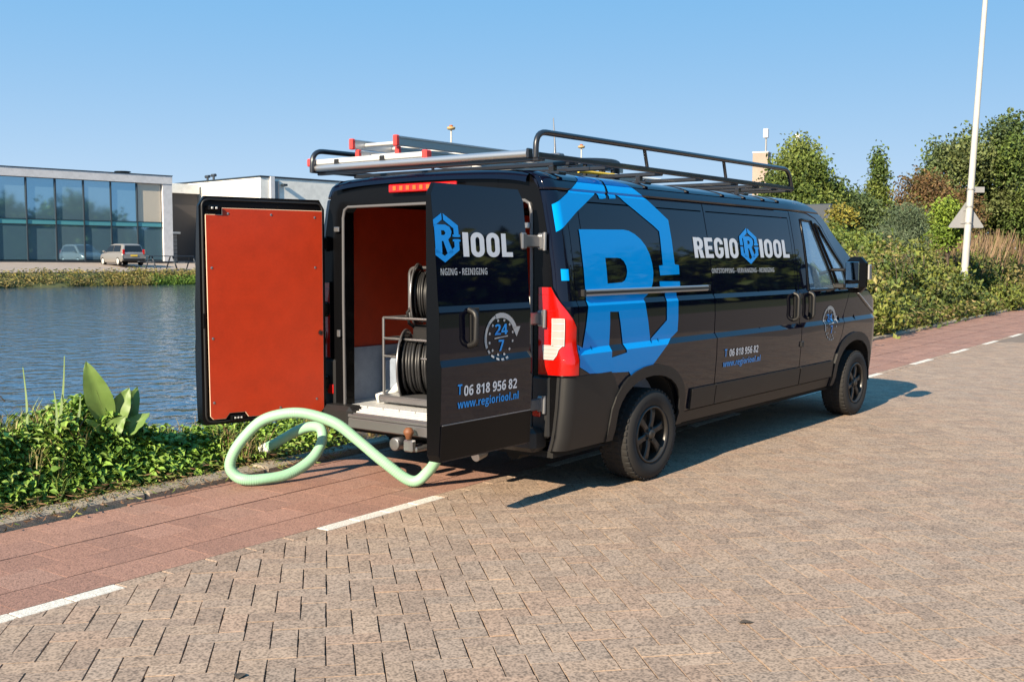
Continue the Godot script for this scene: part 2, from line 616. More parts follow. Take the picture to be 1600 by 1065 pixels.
# the small round badge: six sided pipe ring with an R inside; centre, half height
func badge_polys(cx: float, cy: float, h: float, w := 0.78) -> Array:
	var tr := func(a: Array) -> PackedVector2Array:
		var p := PackedVector2Array()
		for k in range(0, a.size(), 2):
			p.append(Vector2(cx + a[k] * h * w, cy + a[k + 1] * h))
		return p
	var ring := minus([tr.call([0, -1, 0.85, -0.5, 0.85, 0.5, 0, 1, -0.85, 0.5, -0.85, -0.5])], tr.call([0, -0.74, 0.58, -0.38, 0.58, 0.38, 0, 0.74, -0.58, 0.38, -0.58, -0.38]))
	var out := []
	for p in ring:
		for q in Geometry2D.clip_polygons(p, tr.call([-2, -0.05, 2, -0.05, 2, 0.03, -2, 0.03])):
			for r in Geometry2D.clip_polygons(q, tr.call([-0.03, 0.5, 0.05, 0.5, 0.05, 2, -0.03, 2])):
				out.append(r)
	out.append(tr.call([0.50, 0.04, 0.93, 0.04, 0.93, 0.13, 0.50, 0.13]))
	out.append(tr.call([0.50, -0.15, 0.93, -0.15, 0.93, -0.06, 0.50, -0.06]))
	out = merge(out)
	out.append_array(minus([tr.call([-0.48, -0.62, -0.12, -0.62, -0.12, -0.14, -0.03, -0.14, 0.16, -0.62, 0.50, -0.62, 0.24, -0.08, 0.40, 0.06, 0.46, 0.26, 0.36, 0.44, 0.12, 0.52, -0.48, 0.52])], tr.call([-0.12, 0.10, 0.04, 0.10, 0.12, 0.19, 0.04, 0.29, -0.12, 0.29])))
	return out

func merge(polys: Array) -> Array:
	var list := polys.duplicate()
	var again := true
	while again:
		again = false
		for i in list.size():
			for j in range(i + 1, list.size()):
				var m := Geometry2D.merge_polygons(list[i], list[j])
				if m.size() == 1:
					list.remove_at(j)
					list.remove_at(i)
					list.append(m[0])
					again = true
					break
			if again:
				break
	return list

func arc(cx: float, cy: float, r0: float, r1: float, a0: float, a1: float, sx: float, steps := 10) -> PackedVector2Array:
	var p := PackedVector2Array()
	for k in steps + 1:
		var a := deg_to_rad(lerpf(a0, a1, float(k) / steps))
		p.append(Vector2(cx + cos(a) * r1 * sx, cy + sin(a) * r1))
	for k in steps + 1:
		var a := deg_to_rad(lerpf(a1, a0, float(k) / steps))
		p.append(Vector2(cx + cos(a) * r0 * sx, cy + sin(a) * r0))
	return p

# round-the-clock emblem: dial of ticks, arrow arc, 24 over 7
func clock(cx: float, cy: float, r: float, mode: int, parent: Node, sx := 1.0) -> void:
	var g := Geo.new()
	var polys := [arc(cx, cy, r * 0.84, r * 1.06, 22, 110, sx), arc(cx, cy, r * 0.90, r * 1.03, 112, 205, sx)]
	polys.append(P2([cx + 0.70 * r * sx, cy + 0.42 * r, cx + 1.22 * r * sx, cy + 0.42 * r, cx + 0.98 * r * sx, cy - 0.02 * r]))
	polys.append(P2([cx - 0.42 * r * sx, cy - 0.05 * r, cx + 0.42 * r * sx, cy + 0.02 * r, cx + 0.42 * r * sx, cy + 0.07 * r, cx - 0.42 * r * sx, cy - 0.0 * r]))
	for k in 12:
		var a := 30.0 * k + 15.0
		polys.append(arc(cx, cy, r * 0.70, r * 0.80, a - 4, a + 4, sx, 1))
	for k in 5:
		polys.append(arc(cx, cy, r * 0.90, r * 1.0, 212 + k * 18, 222 + k * 18, sx, 2))
	skin(g, polys, mode, 0.004)
	obj("clock_emblem", g, M.text_grey, parent)
	var d := Geo.new()
	letters(d, "24", cx - 0.40 * r * sx, cy + 0.12 * r, cx + 0.40 * r * sx, cy + 0.58 * r, mode)
	obj("clock_lettering", d, M.text_blue, parent)
	d = Geo.new()
	letters(d, "7", cx - 0.16 * r * sx, cy - 0.58 * r, cx + 0.18 * r * sx, cy - 0.10 * r, mode)
	obj("clock_lettering", d, M.text_blue, parent)

# ---------------------------------------------------------------- the van
func arch(cx: float, rx: float, top: float, low: float) -> PackedVector2Array:
	var p := P2([cx + rx, low])
	for k in 15:
		var a := PI * k / 14.0
		p.append(Vector2(cx + rx * cos(a), 0.44 + (top - 0.44) * pow(sin(a), 0.8)))
	p.append(Vector2(cx - rx, low))
	return p

func van() -> void:
	var t := thing("work_van", "black panel van with a blue pipe logo and open rear doors", "van")
	var rear_arch := arch(-0.03, 0.425, 0.725, 0.2)
	var front_arch := arch(3.965, 0.47, 0.735, 0.2)
	var glass_main := P2([2.78, 1.24, 3.45, 1.24, 3.10, 1.865, 2.80, 1.87])
	var glass_quarter := P2([3.56, 1.24, 3.82, 1.24, 3.74, 1.46, 3.32, 1.82, 3.20, 1.845])
	for mode in 2:
		var b: Material = M.black_paint
		var quarter := [P2([-1.03, 0.33, 0.50, 0.33, 0.50, 0.42, 0.932, 0.42, 0.932, 1.932, -1.03, 1.932])]
		quarter = minus(quarter, rear_arch)
		for gr in [rect(-0.765, 1.868, 0.90, 1.877), rect(-0.774, 0.99, -0.766, 1.877), rect(-0.905, 1.0, -0.899, 1.86)]:
			quarter = minus(quarter, gr)
		skinned("rear_quarter_panel", quarter, mode, 0.0, b, t, 0.02)
		skinned("sliding_door" if mode == 0 else "side_panel", minus(minus([P2([0.944, 0.42, 2.556, 0.42, 2.556, 1.932, 0.944, 1.932])], rect(0.975, 1.868, 2.50, 1.877)), rect(2.50, 1.30, 2.508, 1.877)), mode, 0.0, b, t, 0.02)
		var door := [P2([2.568, 0.42, 3.36, 0.42, 3.40, 0.60, 3.56, 0.80, 3.66, 1.0, 3.84, 1.235, 3.80, 1.46, 3.44, 1.81, 3.27, 1.885, 3.0, 1.925, 2.568, 1.932])]
		door = minus(minus(door, glass_main), glass_quarter)
		skinned("front_door", door, mode, 0.0, b, t, 0.02)
		skinned("sill", [P2([0.38, 0.33, 3.49, 0.33, 3.49, 0.412, 0.38, 0.412])], mode, -0.004, M.plastic, t, 0.02)
		var fender := [P2([3.372, 0.33, 4.955, 0.33, 4.955, 0.86, 4.86, 1.0, 4.62, 1.12, 4.36, 1.235, 3.852, 1.235, 3.672, 1.0, 3.572, 0.80, 3.412, 0.60])]
		skinned("front_wing", minus(fender, front_arch), mode, 0.0, b, t, 0.02)
		skinned("roof_side", [P2([-1.03, 1.94, 3.02, 1.94, 3.28, 1.895, 3.45, 1.82, 3.812, 1.46, 3.855, 1.24, 4.40, 1.24, 4.18, 1.475, 4.03, 1.595, 3.82, 1.745, 3.65, 1.86, 3.40, 1.96, 3.10, 2.03, 2.9, 2.056, -1.03, 2.056])], mode, 0.0, b, t, 0.02)
		skinned("window_glass", [glass_main], mode, -0.006, M.van_glass, t)
		skinned("window_glass", [glass_quarter], mode, -0.006, M.van_glass, t)
		var wf := Geo.new()
		for gp in [glass_main, glass_quarter]:
			var loop := []
			for k in gp.size() + 1:
				var p: Vector2 = gp[k % gp.size()]
				var q: Vector2 = gp[(k + 1) % gp.size()]
				for j in 5:
					var w := p.lerp(q, j / 5.0)
					loop.append(surf(mode, w.x, w.y, 0.0))
				if k == gp.size() - 1:
					loop.append(surf(mode, q.x, q.y, 0.0))
					break
			wf.tube(loop, 0.013, 6, false)
		obj("window_seal", wf, M.jamb_black, t)
		# plastic below the waist
		skinned("rear_bumper_corner", minus([P2([-1.035, 0.33, -0.40, 0.33, -0.40, 0.60, -0.52, 0.76, -0.56, 0.795, -1.035, 0.795])], arch(-0.03, 0.46, 0.76, 0.2)), mode, 0.008, M.plastic, t, 0.02)
		skinned("wheel_arch_trim", Geometry2D.clip_polygons(arch(-0.03, 0.505, 0.80, 0.33), rear_arch), mode, 0.018, M.plastic, t, 0.035)
		skinned("wheel_arch_trim", Geometry2D.clip_polygons(arch(3.965, 0.56, 0.815, 0.33), front_arch), mode, 0.018, M.plastic, t, 0.035)
		for seg in [[0.56, 0.936], [0.948, 2.552], [2.572, 3.36]]:
			skinned("side_trim", [P2([seg[0], 0.425, seg[1], 0.425, seg[1], 0.575, seg[0], 0.575])], mode, 0.018, M.plastic, t, 0.02)
		# what shows in the gaps
		var inner := minus([P2([-0.96, 0.36, 2.70, 0.36, 2.70, 1.95, -0.96, 1.95])], rear_arch)
		skinned("inner_skin", inner, mode, -0.045, M.dark, t)
		# wheel housings
		for w in [[-0.03, 0.44], [3.965, 0.49]]:
			var hg := Geo.new()
			var rows := []
			for s in [0.60, 1.10]:
				var row := PackedVector3Array()
				for k in 17:
					var a := PI * k / 16.0
					row.append(V(w[0] + w[1] * cos(a), 0.30 + 0.45 * pow(sin(a), 0.8), s if mode == 0 else -s))
				rows.append(row)
			hg.grid(rows)
			hg.box(V(w[0], 0.52, 0.6 if mode == 0 else -0.6), V(0.95, 0.46, 0.02))
			obj("wheel_housing", hg, M.dark, t)
	# roof with pressed ribs
	var rows := []
	for i in 45:
		var x := -1.03 + i * (3.98 / 44.0)
		var row := PackedVector3Array()
		for k in 61:
			var z := -0.86 + 1.72 * k / 60.0
			var y := 2.056 + 0.026 * (1.0 - pow(abs(z) / 0.86, 2.0)) - 0.03 * smoothstep(2.5, 2.95, x)
			if abs(z) < 0.7 and x > -0.85 and x < 2.3:
				y -= 0.008 * smoothstep(0.2, 0.5, sin(z * 22.0))
			row.append(V(x, y, z))
		rows.append(row)
	var g := Geo.new()
	g.grid(rows)
	obj("roof", g, M.black_paint, t)
	# windscreen, bonnet and nose
	var path := [[2.95, 2.05, 0.86], [3.10, 2.035, 0.87], [3.40, 1.965, 0.885], [3.65, 1.865, 0.90], [3.82, 1.75, 0.92], [4.03, 1.60, 0.955], [4.18, 1.48, 0.98], [4.40, 1.24, 1.03]]
	rows = []
	for p in path:
		var row := PackedVector3Array()
		for k in 21:
			var s := -1.0 + k / 10.0
			row.append(V(p[0] + 0.16 * (1.0 - s * s) * smoothstep(2.95, 3.6, p[0]), p[1] + 0.02 * (1.0 - s * s), p[2] * s))
		rows.append(row)
	g = Geo.new()
	g.grid(rows.slice(0, 3))
	obj("roof_front", g, M.black_paint, t)
	g = Geo.new()
	g.grid(rows.slice(2))
	obj("windscreen", g, M.van_glass, t)
	rows = []
	for p in [[4.40, 1.235, 1.04], [4.62, 1.12, 1.04], [4.86, 1.0, 0.97], [4.955, 0.86, 0.74], [4.96, 0.60, 0.70], [4.955, 0.33, 0.68]]:
		var row := PackedVector3Array()
		for k in 21:
			var s := -1.0 + k / 10.0
			row.append(V(p[0] + 0.17 * (1.0 - s * s), p[1] + 0.02 * (1.0 - s * s), p[2] * s))
		rows.append(row)
	g = Geo.new()
	g.grid(rows.slice(0, 3))
	obj("bonnet", g, M.black_paint, t)
	g = Geo.new()
	g.grid(rows.slice(2))
	obj("front_bumper", g, M.plastic, t)
	for s in [-1.0, 1.0]:
		g = Geo.new()
		skin(g, [P2([4.02, 1.195, 4.34, 1.06, 4.62, 0.97, 4.88, 0.93, 4.84, 1.0, 4.62, 1.10, 4.36, 1.205])], 0 if s > 0 else 1, 0.008, 0.01)
		obj("headlight", g, M.lens_smoke, t)
		g = Geo.new()
		var hp := []
		for q in [[4.06, 1.19], [4.36, 1.07], [4.62, 0.985], [4.80, 0.955]]:
			hp.append(surf(0 if s > 0 else 1, q[0], q[1], 0.012))
		g.tube(hp, 0.007, 6)
		obj("headlight_strip", g, M.lens_clear, t)
	# floor and underside
	g = Geo.new()
	g.box(V(1.85, 0.30, 0), V(5.7, 0.04, 2.02))
	g.box(V(1.9, 0.27, 0.45), V(5.2, 0.08, 0.09))
	g.box(V(1.9, 0.27, -0.45), V(5.2, 0.08, 0.09))
	g.tube([V(0, 0.30, -0.9), V(0, 0.30, 0.9)], 0.05, 10)
	g.tube([V(-0.8, 0.25, 0.55), V(0.8, 0.25, 0.5)], 0.06, 10)
	obj("underbody", g, M.dark, t)
	# cab inside
	g = Geo.new()
	g.box(V(2.45, 1.18, 0), V(0.05, 1.5, 1.96))
	obj("bulkhead", g, M.red_ply, t)
	for z in [-0.52, 0.52]:
		var seat := Geo.new()
		seat.box(V(2.75, 0.98, z), V(0.16, 0.75, 0.52), 0.05, Basis(V(0, 0, 1), 0.12))
		seat.box(V(3.05, 0.66, z), V(0.55, 0.16, 0.52), 0.05)
		seat.box(V(2.70, 1.47, z), V(0.10, 0.20, 0.28), 0.04, Basis(V(0, 0, 1), 0.12))
		obj("seat", seat, M.rubber, t)
	g = Geo.new()
	g.box(V(3.95, 1.05, 0), V(0.6, 0.35, 1.9), 0.08)
	obj("dashboard", g, M.plastic, t)
	var wheel_pts := []
	for k in 25:
		var a := TAU * k / 24.0
		wheel_pts.append(V(3.52 + 0.10 * sin(a), 1.20 + 0.15 * sin(a), -0.52 + 0.19 * cos(a)))
	g = Geo.new()
	g.tube(wheel_pts, 0.014, 6, false)
	obj("steering_wheel", g, M.plastic, t)
	cargo(t)
	rear_end(t)
	for w in [[0.0, 1.0], [3.965, 1.0], [0.0, -1.0], [3.965, -1.0]]:
		wheel(t, w[0], w[1])
	roof_rack(t)
	mirrors_handles(t)
	side_print(t)
	rear_doors(t)

func cargo(t: Node3D) -> void:
	for s in [-1.0, 1.0]:
		var g := Geo.new()
		g.box(V(0.72, 1.375, 0.945 * s), V(3.36, 1.05, 0.012), 0.002)
		obj("wall_panel", g, M.red_ply, t)
		g = Geo.new()
		g.box(V(0.72, 0.66, 0.93 * s), V(3.36, 0.40, 0.016), 0.002)
		obj("lower_wall_panel", g, M.wall_grey, t)
		g = Geo.new()
		g.box(V(-0.03, 0.62, 0.80 * s), V(1.02, 0.32, 0.24), 0.03)
		obj("wheel_box", g, M.wall_grey, t)
	var g := Geo.new()
	g.box(V(0.72, 1.955, 0), V(3.4, 0.02, 1.92))
	obj("ceiling_panel", g, M.jamb_black, t)
	var planks := node("load_floor", t)
	for k in 12:
		g = Geo.new()
		g.box(V(0.70, 0.452, -0.847 + k * 0.154), V(3.38, 0.03, 0.148), 0.006)
		obj("floor_plank", g, M.alu_matt, planks)

func rear_end(t: Node3D) -> void:
	# door frame: pillars and header, with the outer line of the body
	for s in [-1.0, 1.0]:
		var open_hw := 0.875 if s > 0 else 0.80
		var ol := PackedVector2Array()
		for k in 18:
			var y := 0.42 + k * (1.62 / 17.0)
			ol.append(Vector2(s * (prof_z(y) - 0.077), y))
		ol.append(Vector2(s * 0.60, 2.04))
		ol.append(Vector2(s * 0.60, 1.885))
		ol.append(Vector2(s * (open_hw - 0.05), 1.88))
		ol.append(Vector2(s * (open_hw - 0.01), 1.84))
		ol.append(Vector2(s * open_hw, 0.42))
		var g := Geo.new()
		# frame x to the right seen from behind: local x = z
		g.prism(ol, 0.0, 0.10, V(-1.032, 0, 0), Basis(V(0, 0, 1), V(0, 1, 0), V(1, 0, 0)))
		obj("door_pillar", g, M.jamb_black, t)
		g = Geo.new()
		g.tube([V(-1.036, 0.46, s * (open_hw - 0.01)), V(-1.036, 1.2, s * (open_hw - 0.005)), V(-1.036, 1.80, s * (open_hw - 0.01)), V(-1.036, 1.855, s * (open_hw - 0.025)), V(-1.036, 1.875, s * (open_hw - 0.06)), V(-1.036, 1.88, 0.0)], 0.011, 8)
		obj("door_seal", g, M.seal, t)
		for y in [0.62, 1.15, 1.62]:
			g = Geo.new()
			g.box(V(-1.045, y, s * 0.955), V(0.05, 0.10, 0.045), 0.008)
			g.tube([V(-1.062, y - 0.055, s * 0.985), V(-1.062, y + 0.055, s * 0.985)], 0.013, 8)
			obj("hinge", g, M.steel if s > 0 else M.jamb_black, t)
		g = Geo.new()
		g.box(V(-1.05, 1.72, s * 0.84), V(0.02, 0.035, 0.05), 0.004)
		g.box(V(-1.05, 0.98, s * 0.83), V(0.02, 0.05, 0.03), 0.004)
		obj("door_catch", g, M.steel, t)
	var g := Geo.new()
	g.box(V(-0.985, 1.965, 0), V(0.10, 0.17, 1.22), 0.01)
	obj("door_header", g, M.jamb_black, t)
	# curved edge of the roof over the doors
	var rows := []
	for j in 6:
		var a := PI * 0.5 * j / 5.0
		var row := PackedVector3Array()
		for k in 41:
			var z := -0.85 + 1.70 * k / 40.0
			var top := 2.056 + 0.026 * (1.0 - pow(abs(z) / 0.86, 2.0)) - 0.02 * pow(abs(z) / 0.86, 8.0)
			row.append(V(-1.03 - 0.045 * cos(a), top - 0.055 + 0.055 * sin(a), z))
		rows.append(row)
	g = Geo.new()
	g.grid(rows)
	obj("roof_lip", g, M.black_paint, t)
	var bl := node("high_brake_light", t)
	g = Geo.new()
	g.box(V(-1.078, 1.985, 0), V(0.02, 0.055, 0.60), 0.006)
	obj("lens", g, M.lens_red, bl)
	for k in 9:
		g = Geo.new()
		g.box(V(-1.09, 1.985, -0.24 + 0.06 * k), V(0.006, 0.03, 0.03), 0.002)
		obj("bulb_cover", g, M.orange, bl)
	# bumper, step and tow bar
	g = Geo.new()
	for s in [-1.0, 1.0]:
		g.box(V(-1.07, 0.40, s * 0.80), V(0.16, 0.15, 0.34), 0.03)
	g.box(V(-1.05, 0.36, 0), V(0.12, 0.09, 1.4), 0.02)
	obj("rear_bumper", g, M.plastic, t)
	var st := node("rear_step", t)
	for k in 5:
		g = Geo.new()
		g.box(V(-1.13 + k * 0.03, 0.415 + 0.008 * k, -0.1), V(0.024, 0.022, 1.36), 0.004)
		obj("tread", g, M.alu_matt if k > 1 else M.steel, st)
	g = Geo.new()
	g.box(V(-1.125, 0.365, -0.1), V(0.03, 0.07, 1.36), 0.006)
	obj("step_edge", g, M.steel, st)
	var tow := node("tow_bar", t)
	g = Geo.new()
	g.box(V(-1.10, 0.25, -0.02), V(0.16, 0.035, 0.10), 0.01)
	g.box(V(-1.19, 0.275, -0.02), V(0.05, 0.08, 0.08), 0.01)
	obj("bracket", g, M.steel, tow)
	g = Geo.new()
	g.lathe([[0.0, 0.02], [0.018, 0.02], [0.022, 0.04], [0.035, 0.06], [0.035, 0.075], [0.022, 0.095], [0.0, 0.10]], V(-1.20, 0.30, -0.02), Basis(V(1, 0, 0), V(0, 0, -1), V(0, 1, 0)), 16)
	obj("tow_ball", g, M.rust, tow)
	g = Geo.new()
	g.lathe([[0.0, -0.05], [0.045, -0.05], [0.045, 0.03], [0.038, 0.035], [0.0, 0.035]], V(-1.16, 0.27, -0.16), Basis(V(0, 0, 1), V(0, 1, 0), V(-1, 0, 0)), 16)
	obj("trailer_socket", g, M.steel, tow)
	g = Geo.new()
	g.tube([V(-0.95, 0.25, 0.42), V(-1.04, 0.23, 0.42)], 0.035, 12)
	obj("exhaust_pipe", g, M.steel, t)
	for s in [-1.0, 1.0]:
		g = Geo.new()
		g.box(V(-1.052, 0.575, s * 0.92), V(0.012, 0.07, 0.06), 0.005)
		obj("reflector", g, M.lens_red, t)
		# plastic below the light, on the rear face
		g = Geo.new()
		g.box(V(-1.035, 0.60, s * 0.945), V(0.03, 0.38, 0.13), 0.012)
		obj("bumper_end", g, M.plastic, t)
		# tail light wrapped round the corner
		var tl := node("tail_light", t)
		for layer in 3:
			var y0: float = [0.80, 0.90, 0.985][layer]
			var y1: float = [1.345, 0.985, 1.15][layer]
			var rws := []
			for j in 12:
				var y := lerpf(y0, y1, j / 11.0)
				var row := PackedVector3Array()
				var lim := 1.0 if y < 1.12 else lerpf(1.0, 0.48, pow((y - 1.12) / 0.225, 0.8))
				var a0: float = [0.0, 0.16, 0.42][layer]
				var a1: float = [lim, 0.66, 0.70][layer]
				if layer == 1:
					a1 = lerpf(0.40, 0.66, float(j) / 11.0)
				for k in 13:
					var u := lerpf(a0, a1, k / 12.0)
					var zr := prof_z(y) - 0.075
					var b := clampf((u - 0.5) / 0.5, 0.0, 1.0) * PI * 0.5
					var p := Vector2(-1.032 + 0.085 * (1.0 - cos(b)), zr + 0.078 * sin(b))
					if u < 0.5:
						p.y = lerpf(0.925, zr, u / 0.5)
					p += Vector2(-cos(b), sin(b)) * (0.020 if layer else 0.014)
					row.append(V(p.x, y, s * p.y))
				rws.append(row)
			g = Geo.new()
			g.grid(rws)
			obj(["lens", "reversing_lens", "indicator_lens"][layer], g, [M.lens_red, M.lens_clear, M.lens_clear][layer], tl)
			if layer:
				g = Geo.new()
				for j in [0, 3, 6, 9, 11]:
					g.tube(Array(rws[j]), 0.0022, 5)
				g.tube([rws[0][12], rws[4][12], rws[8][12], rws[11][12]], 0.0025, 5)
				g.tube([rws[0][0], rws[4][0], rws[8][0], rws[11][0]], 0.0025, 5)
				obj("lens_ribs", g, M.alu_matt, tl)
			else:
				g = Geo.new()
				for j in [0, 11]:
					g.tube(Array(rws[j]), 0.004, 5)
				for e in [0, 12]:
					var ln := []
					for row in rws:
						ln.append(row[e])
					g.tube(ln, 0.004, 5)
				obj("lens_seal", g, M.jamb_black, tl)
				g = Geo.new()
				for j in [2, 8, 10]:
					g.tube(Array(rws[j]).slice(0, 9), 0.003, 5)
				obj("lens_ribs", g, M.lens_red, tl)

func wheel(t: Node3D, x: float, s: float) -> void:
	var w := node("wheel", t)
	w.position = V(x, 0.315, s * 1.03)
	if s < 0:
		w.rotation.y = PI
	var e := 1.09
	var g := Geo.new()
	g.lathe([[0.19, -0.10], [0.24, -0.122], [0.285, -0.118], [0.303, -0.105], [0.312, -0.08], [0.312, 0.08], [0.303, 0.105], [0.285, 0.118], [0.262, 0.1235], [0.24, 0.122], [0.205, 0.112], [0.19, 0.10]], Vector3.ZERO, Basis.IDENTITY, 48, e)
	for k in 44:
		var a := TAU * k / 44.0
		for q in [-0.088, -0.03, 0.03, 0.088]:
			var b := a + (0.07 if absf(q) < 0.05 else 0.0)
			var bs := Basis(V(0, 0, 1), b)
			var c := bs * V(0.308 if absf(q) > 0.05 else 0.3095, 0, 0)
			g.box(V(c.x * e, c.y, q), V(0.012, 0.030, 0.040), 0.003, bs)
	obj("tyre", g, M.rubber, w)
	g = Geo.new()
	g.lathe([[0.196, 0.108], [0.192, 0.116], [0.184, 0.116], [0.176, 0.10], [0.170, 0.04], [0.168, -0.10]], Vector3.ZERO, Basis.IDENTITY, 48, e)
	for k in 6:
		var a := TAU * k / 6.0 + 0.26
		var d := V(cos(a) * e, sin(a), 0)
		var q := V(-sin(a) * e, cos(a), 0)
		var r := []
		for st in [[0.035, 0.026, 0.092], [0.09, 0.021, 0.098], [0.15, 0.026, 0.096], [0.178, 0.036, 0.09]]:
			r.append([d * st[0] - q * st[1] + V(0, 0, st[2] - 0.008), d * st[0] - q * st[1] * 0.7 + V(0, 0, st[2]), d * st[0] + q * st[1] * 0.7 + V(0, 0, st[2]), d * st[0] + q * st[1] + V(0, 0, st[2] - 0.008), d * st[0] + q * st[1] * 0.9 + V(0, 0, st[2] - 0.04), d * st[0] - q * st[1] * 0.9 + V(0, 0, st[2] - 0.04)])
		for j in 3:
			for i in 6:
				g.quad(r[j][i], r[j][(i + 1) % 6], r[j + 1][(i + 1) % 6], r[j + 1][i])
	obj("rim", g, M.rim, w)
	g = Geo.new()
	g.lathe([[0.0, 0.118], [0.022, 0.118], [0.032, 0.110], [0.034, 0.095], [0.052, 0.09], [0.055, 0.06]], Vector3.ZERO, Basis.IDENTITY, 24, e)
	for k in 5:
		var a := TAU * k / 5.0
		g.lathe([[0.0, 0.104], [0.008, 0.104], [0.009, 0.08]], V(0.045 * cos(a) * e, 0.045 * sin(a), 0), Basis.IDENTITY, 6)
	obj("hub", g, M.rim, w)
	g = Geo.new()
	g.lathe([[0.0, 0.035], [0.135, 0.035], [0.135, 0.015], [0.0, 0.015]], Vector3.ZERO, Basis.IDENTITY, 32, e)
	obj("brake_disc", g, M.brake, w)

func bent(pts: Array, r: float) -> Array:
	# rounds the corners of a polyline
	var out := [pts[0]]
	for k in range(1, pts.size() - 1):
		var a: Vector3 = pts[k] + (pts[k - 1] - pts[k]).normalized() * r
		var b: Vector3 = pts[k] + (pts[k + 1] - pts[k]).normalized() * r
		for j in 7:
			var u := j / 6.0
			out.append(a.lerp(pts[k], u).lerp(pts[k].lerp(b, u), u))
	out.append(pts[-1])
	return out

func roof_rack(t: Node3D) -> void:
	var rk := node("roof_rack", t)
	for s in [-1.0, 1.0]:
		var z: float = 0.98 * s
		var g := Geo.new()
		g.tube(bent([V(-1.15, 2.12, z), V(-1.15, 2.275, z), V(2.60, 2.298, z), V(2.69, 2.12, z)], 0.10), 0.0185, 10)
		obj("hoop_rail", g, M.rack_black, rk)
		g = Geo.new()
		g.box(V(0.77, 2.135, z), V(3.85, 0.035, 0.03), 0.006)
		obj("side_rail", g, M.rack_black, rk)
		for x in [0.12, 1.34]:
			g = Geo.new()
			g.tube([V(x + 0.05, 2.14, z), V(x, 2.285, z)], 0.013, 8)
			obj("upright", g, M.rack_black, rk)
	for x in [-1.08, -0.72, -0.30, 0.36, 0.98, 1.58, 1.98, 2.36, 2.66]:
		var g := Geo.new()
		g.box(V(x, 2.118, 0), V(0.035, 0.03, 1.98), 0.006)
		obj("crossbar", g, M.rack_black, rk)
	for x in [-0.72, 0.36, 1.98]:
		for z in [-0.80, 0.80]:
			var g := Geo.new()
			g.box(V(x, 2.075, z), V(0.05, 0.07, 0.04), 0.006)
			g.box(V(x, 2.06, z * 1.06), V(0.09, 0.02, 0.06), 0.004)
			obj("mounting_foot", g, M.rack_black, rk)
	var g := Geo.new()
	g.tube([V(-1.12, 2.150, -1.0), V(-1.12, 2.150, 0.90)], 0.024, 16)
	obj("loading_roller", g, M.aluminium, rk)
	for z in [-1.0, 0.91]:
		g = Geo.new()
		g.box(V(-1.12, 2.15, z), V(0.05, 0.06, 0.02), 0.005)
		obj("roller_bracket", g, M.rack_black, rk)
	var an := node("aerial", t)
	g = Geo.new()
	g.tube([V(-0.78, 2.17, 0.86), V(-0.78, 2.22, 0.86), V(-0.785, 2.40, 0.85)], [0.009, 0.006, 0.003], 8)
	obj("rod", g, M.steel, an)
	g = Geo.new()
	g.box(V(-0.79, 2.162, 0.87), V(0.07, 0.03, 0.10), 0.008)
	obj("base", g, M.steel, an)
	# low ventilator on the roof, seen behind the ladder
	var vt := node("roof_ventilator", t)
	g = Geo.new()
	var rows := []
	for j in 5:
		var a := PI * 0.5 * j / 4.0
		var row := PackedVector3Array()
		for k in 21:
			var b := TAU * k / 20.0
			row.append(V(1.35 + 0.30 * cos(b) * (0.75 + 0.25 * cos(a)), 2.30 + 0.055 * sin(a), -0.30 + 0.30 * sin(b) * (0.75 + 0.25 * cos(a))))
		rows.append(row)
	g.grid(rows)
	obj("cowl", g, M.plastic, vt)
	for k in 12:
		var b := TAU * k / 12.0
		g = Geo.new()
		g.box(V(1.35 + 0.26 * cos(b), 2.19, -0.30 + 0.26 * sin(b)), V(0.03, 0.23, 0.03), 0.004)
		obj("post", g, M.plastic, vt)
	g = Geo.new()
	g.box(V(1.06, 2.315, -0.36), V(0.012, 0.03, 0.07), 0.002)
	obj("sticker", g, M.yellow, vt)

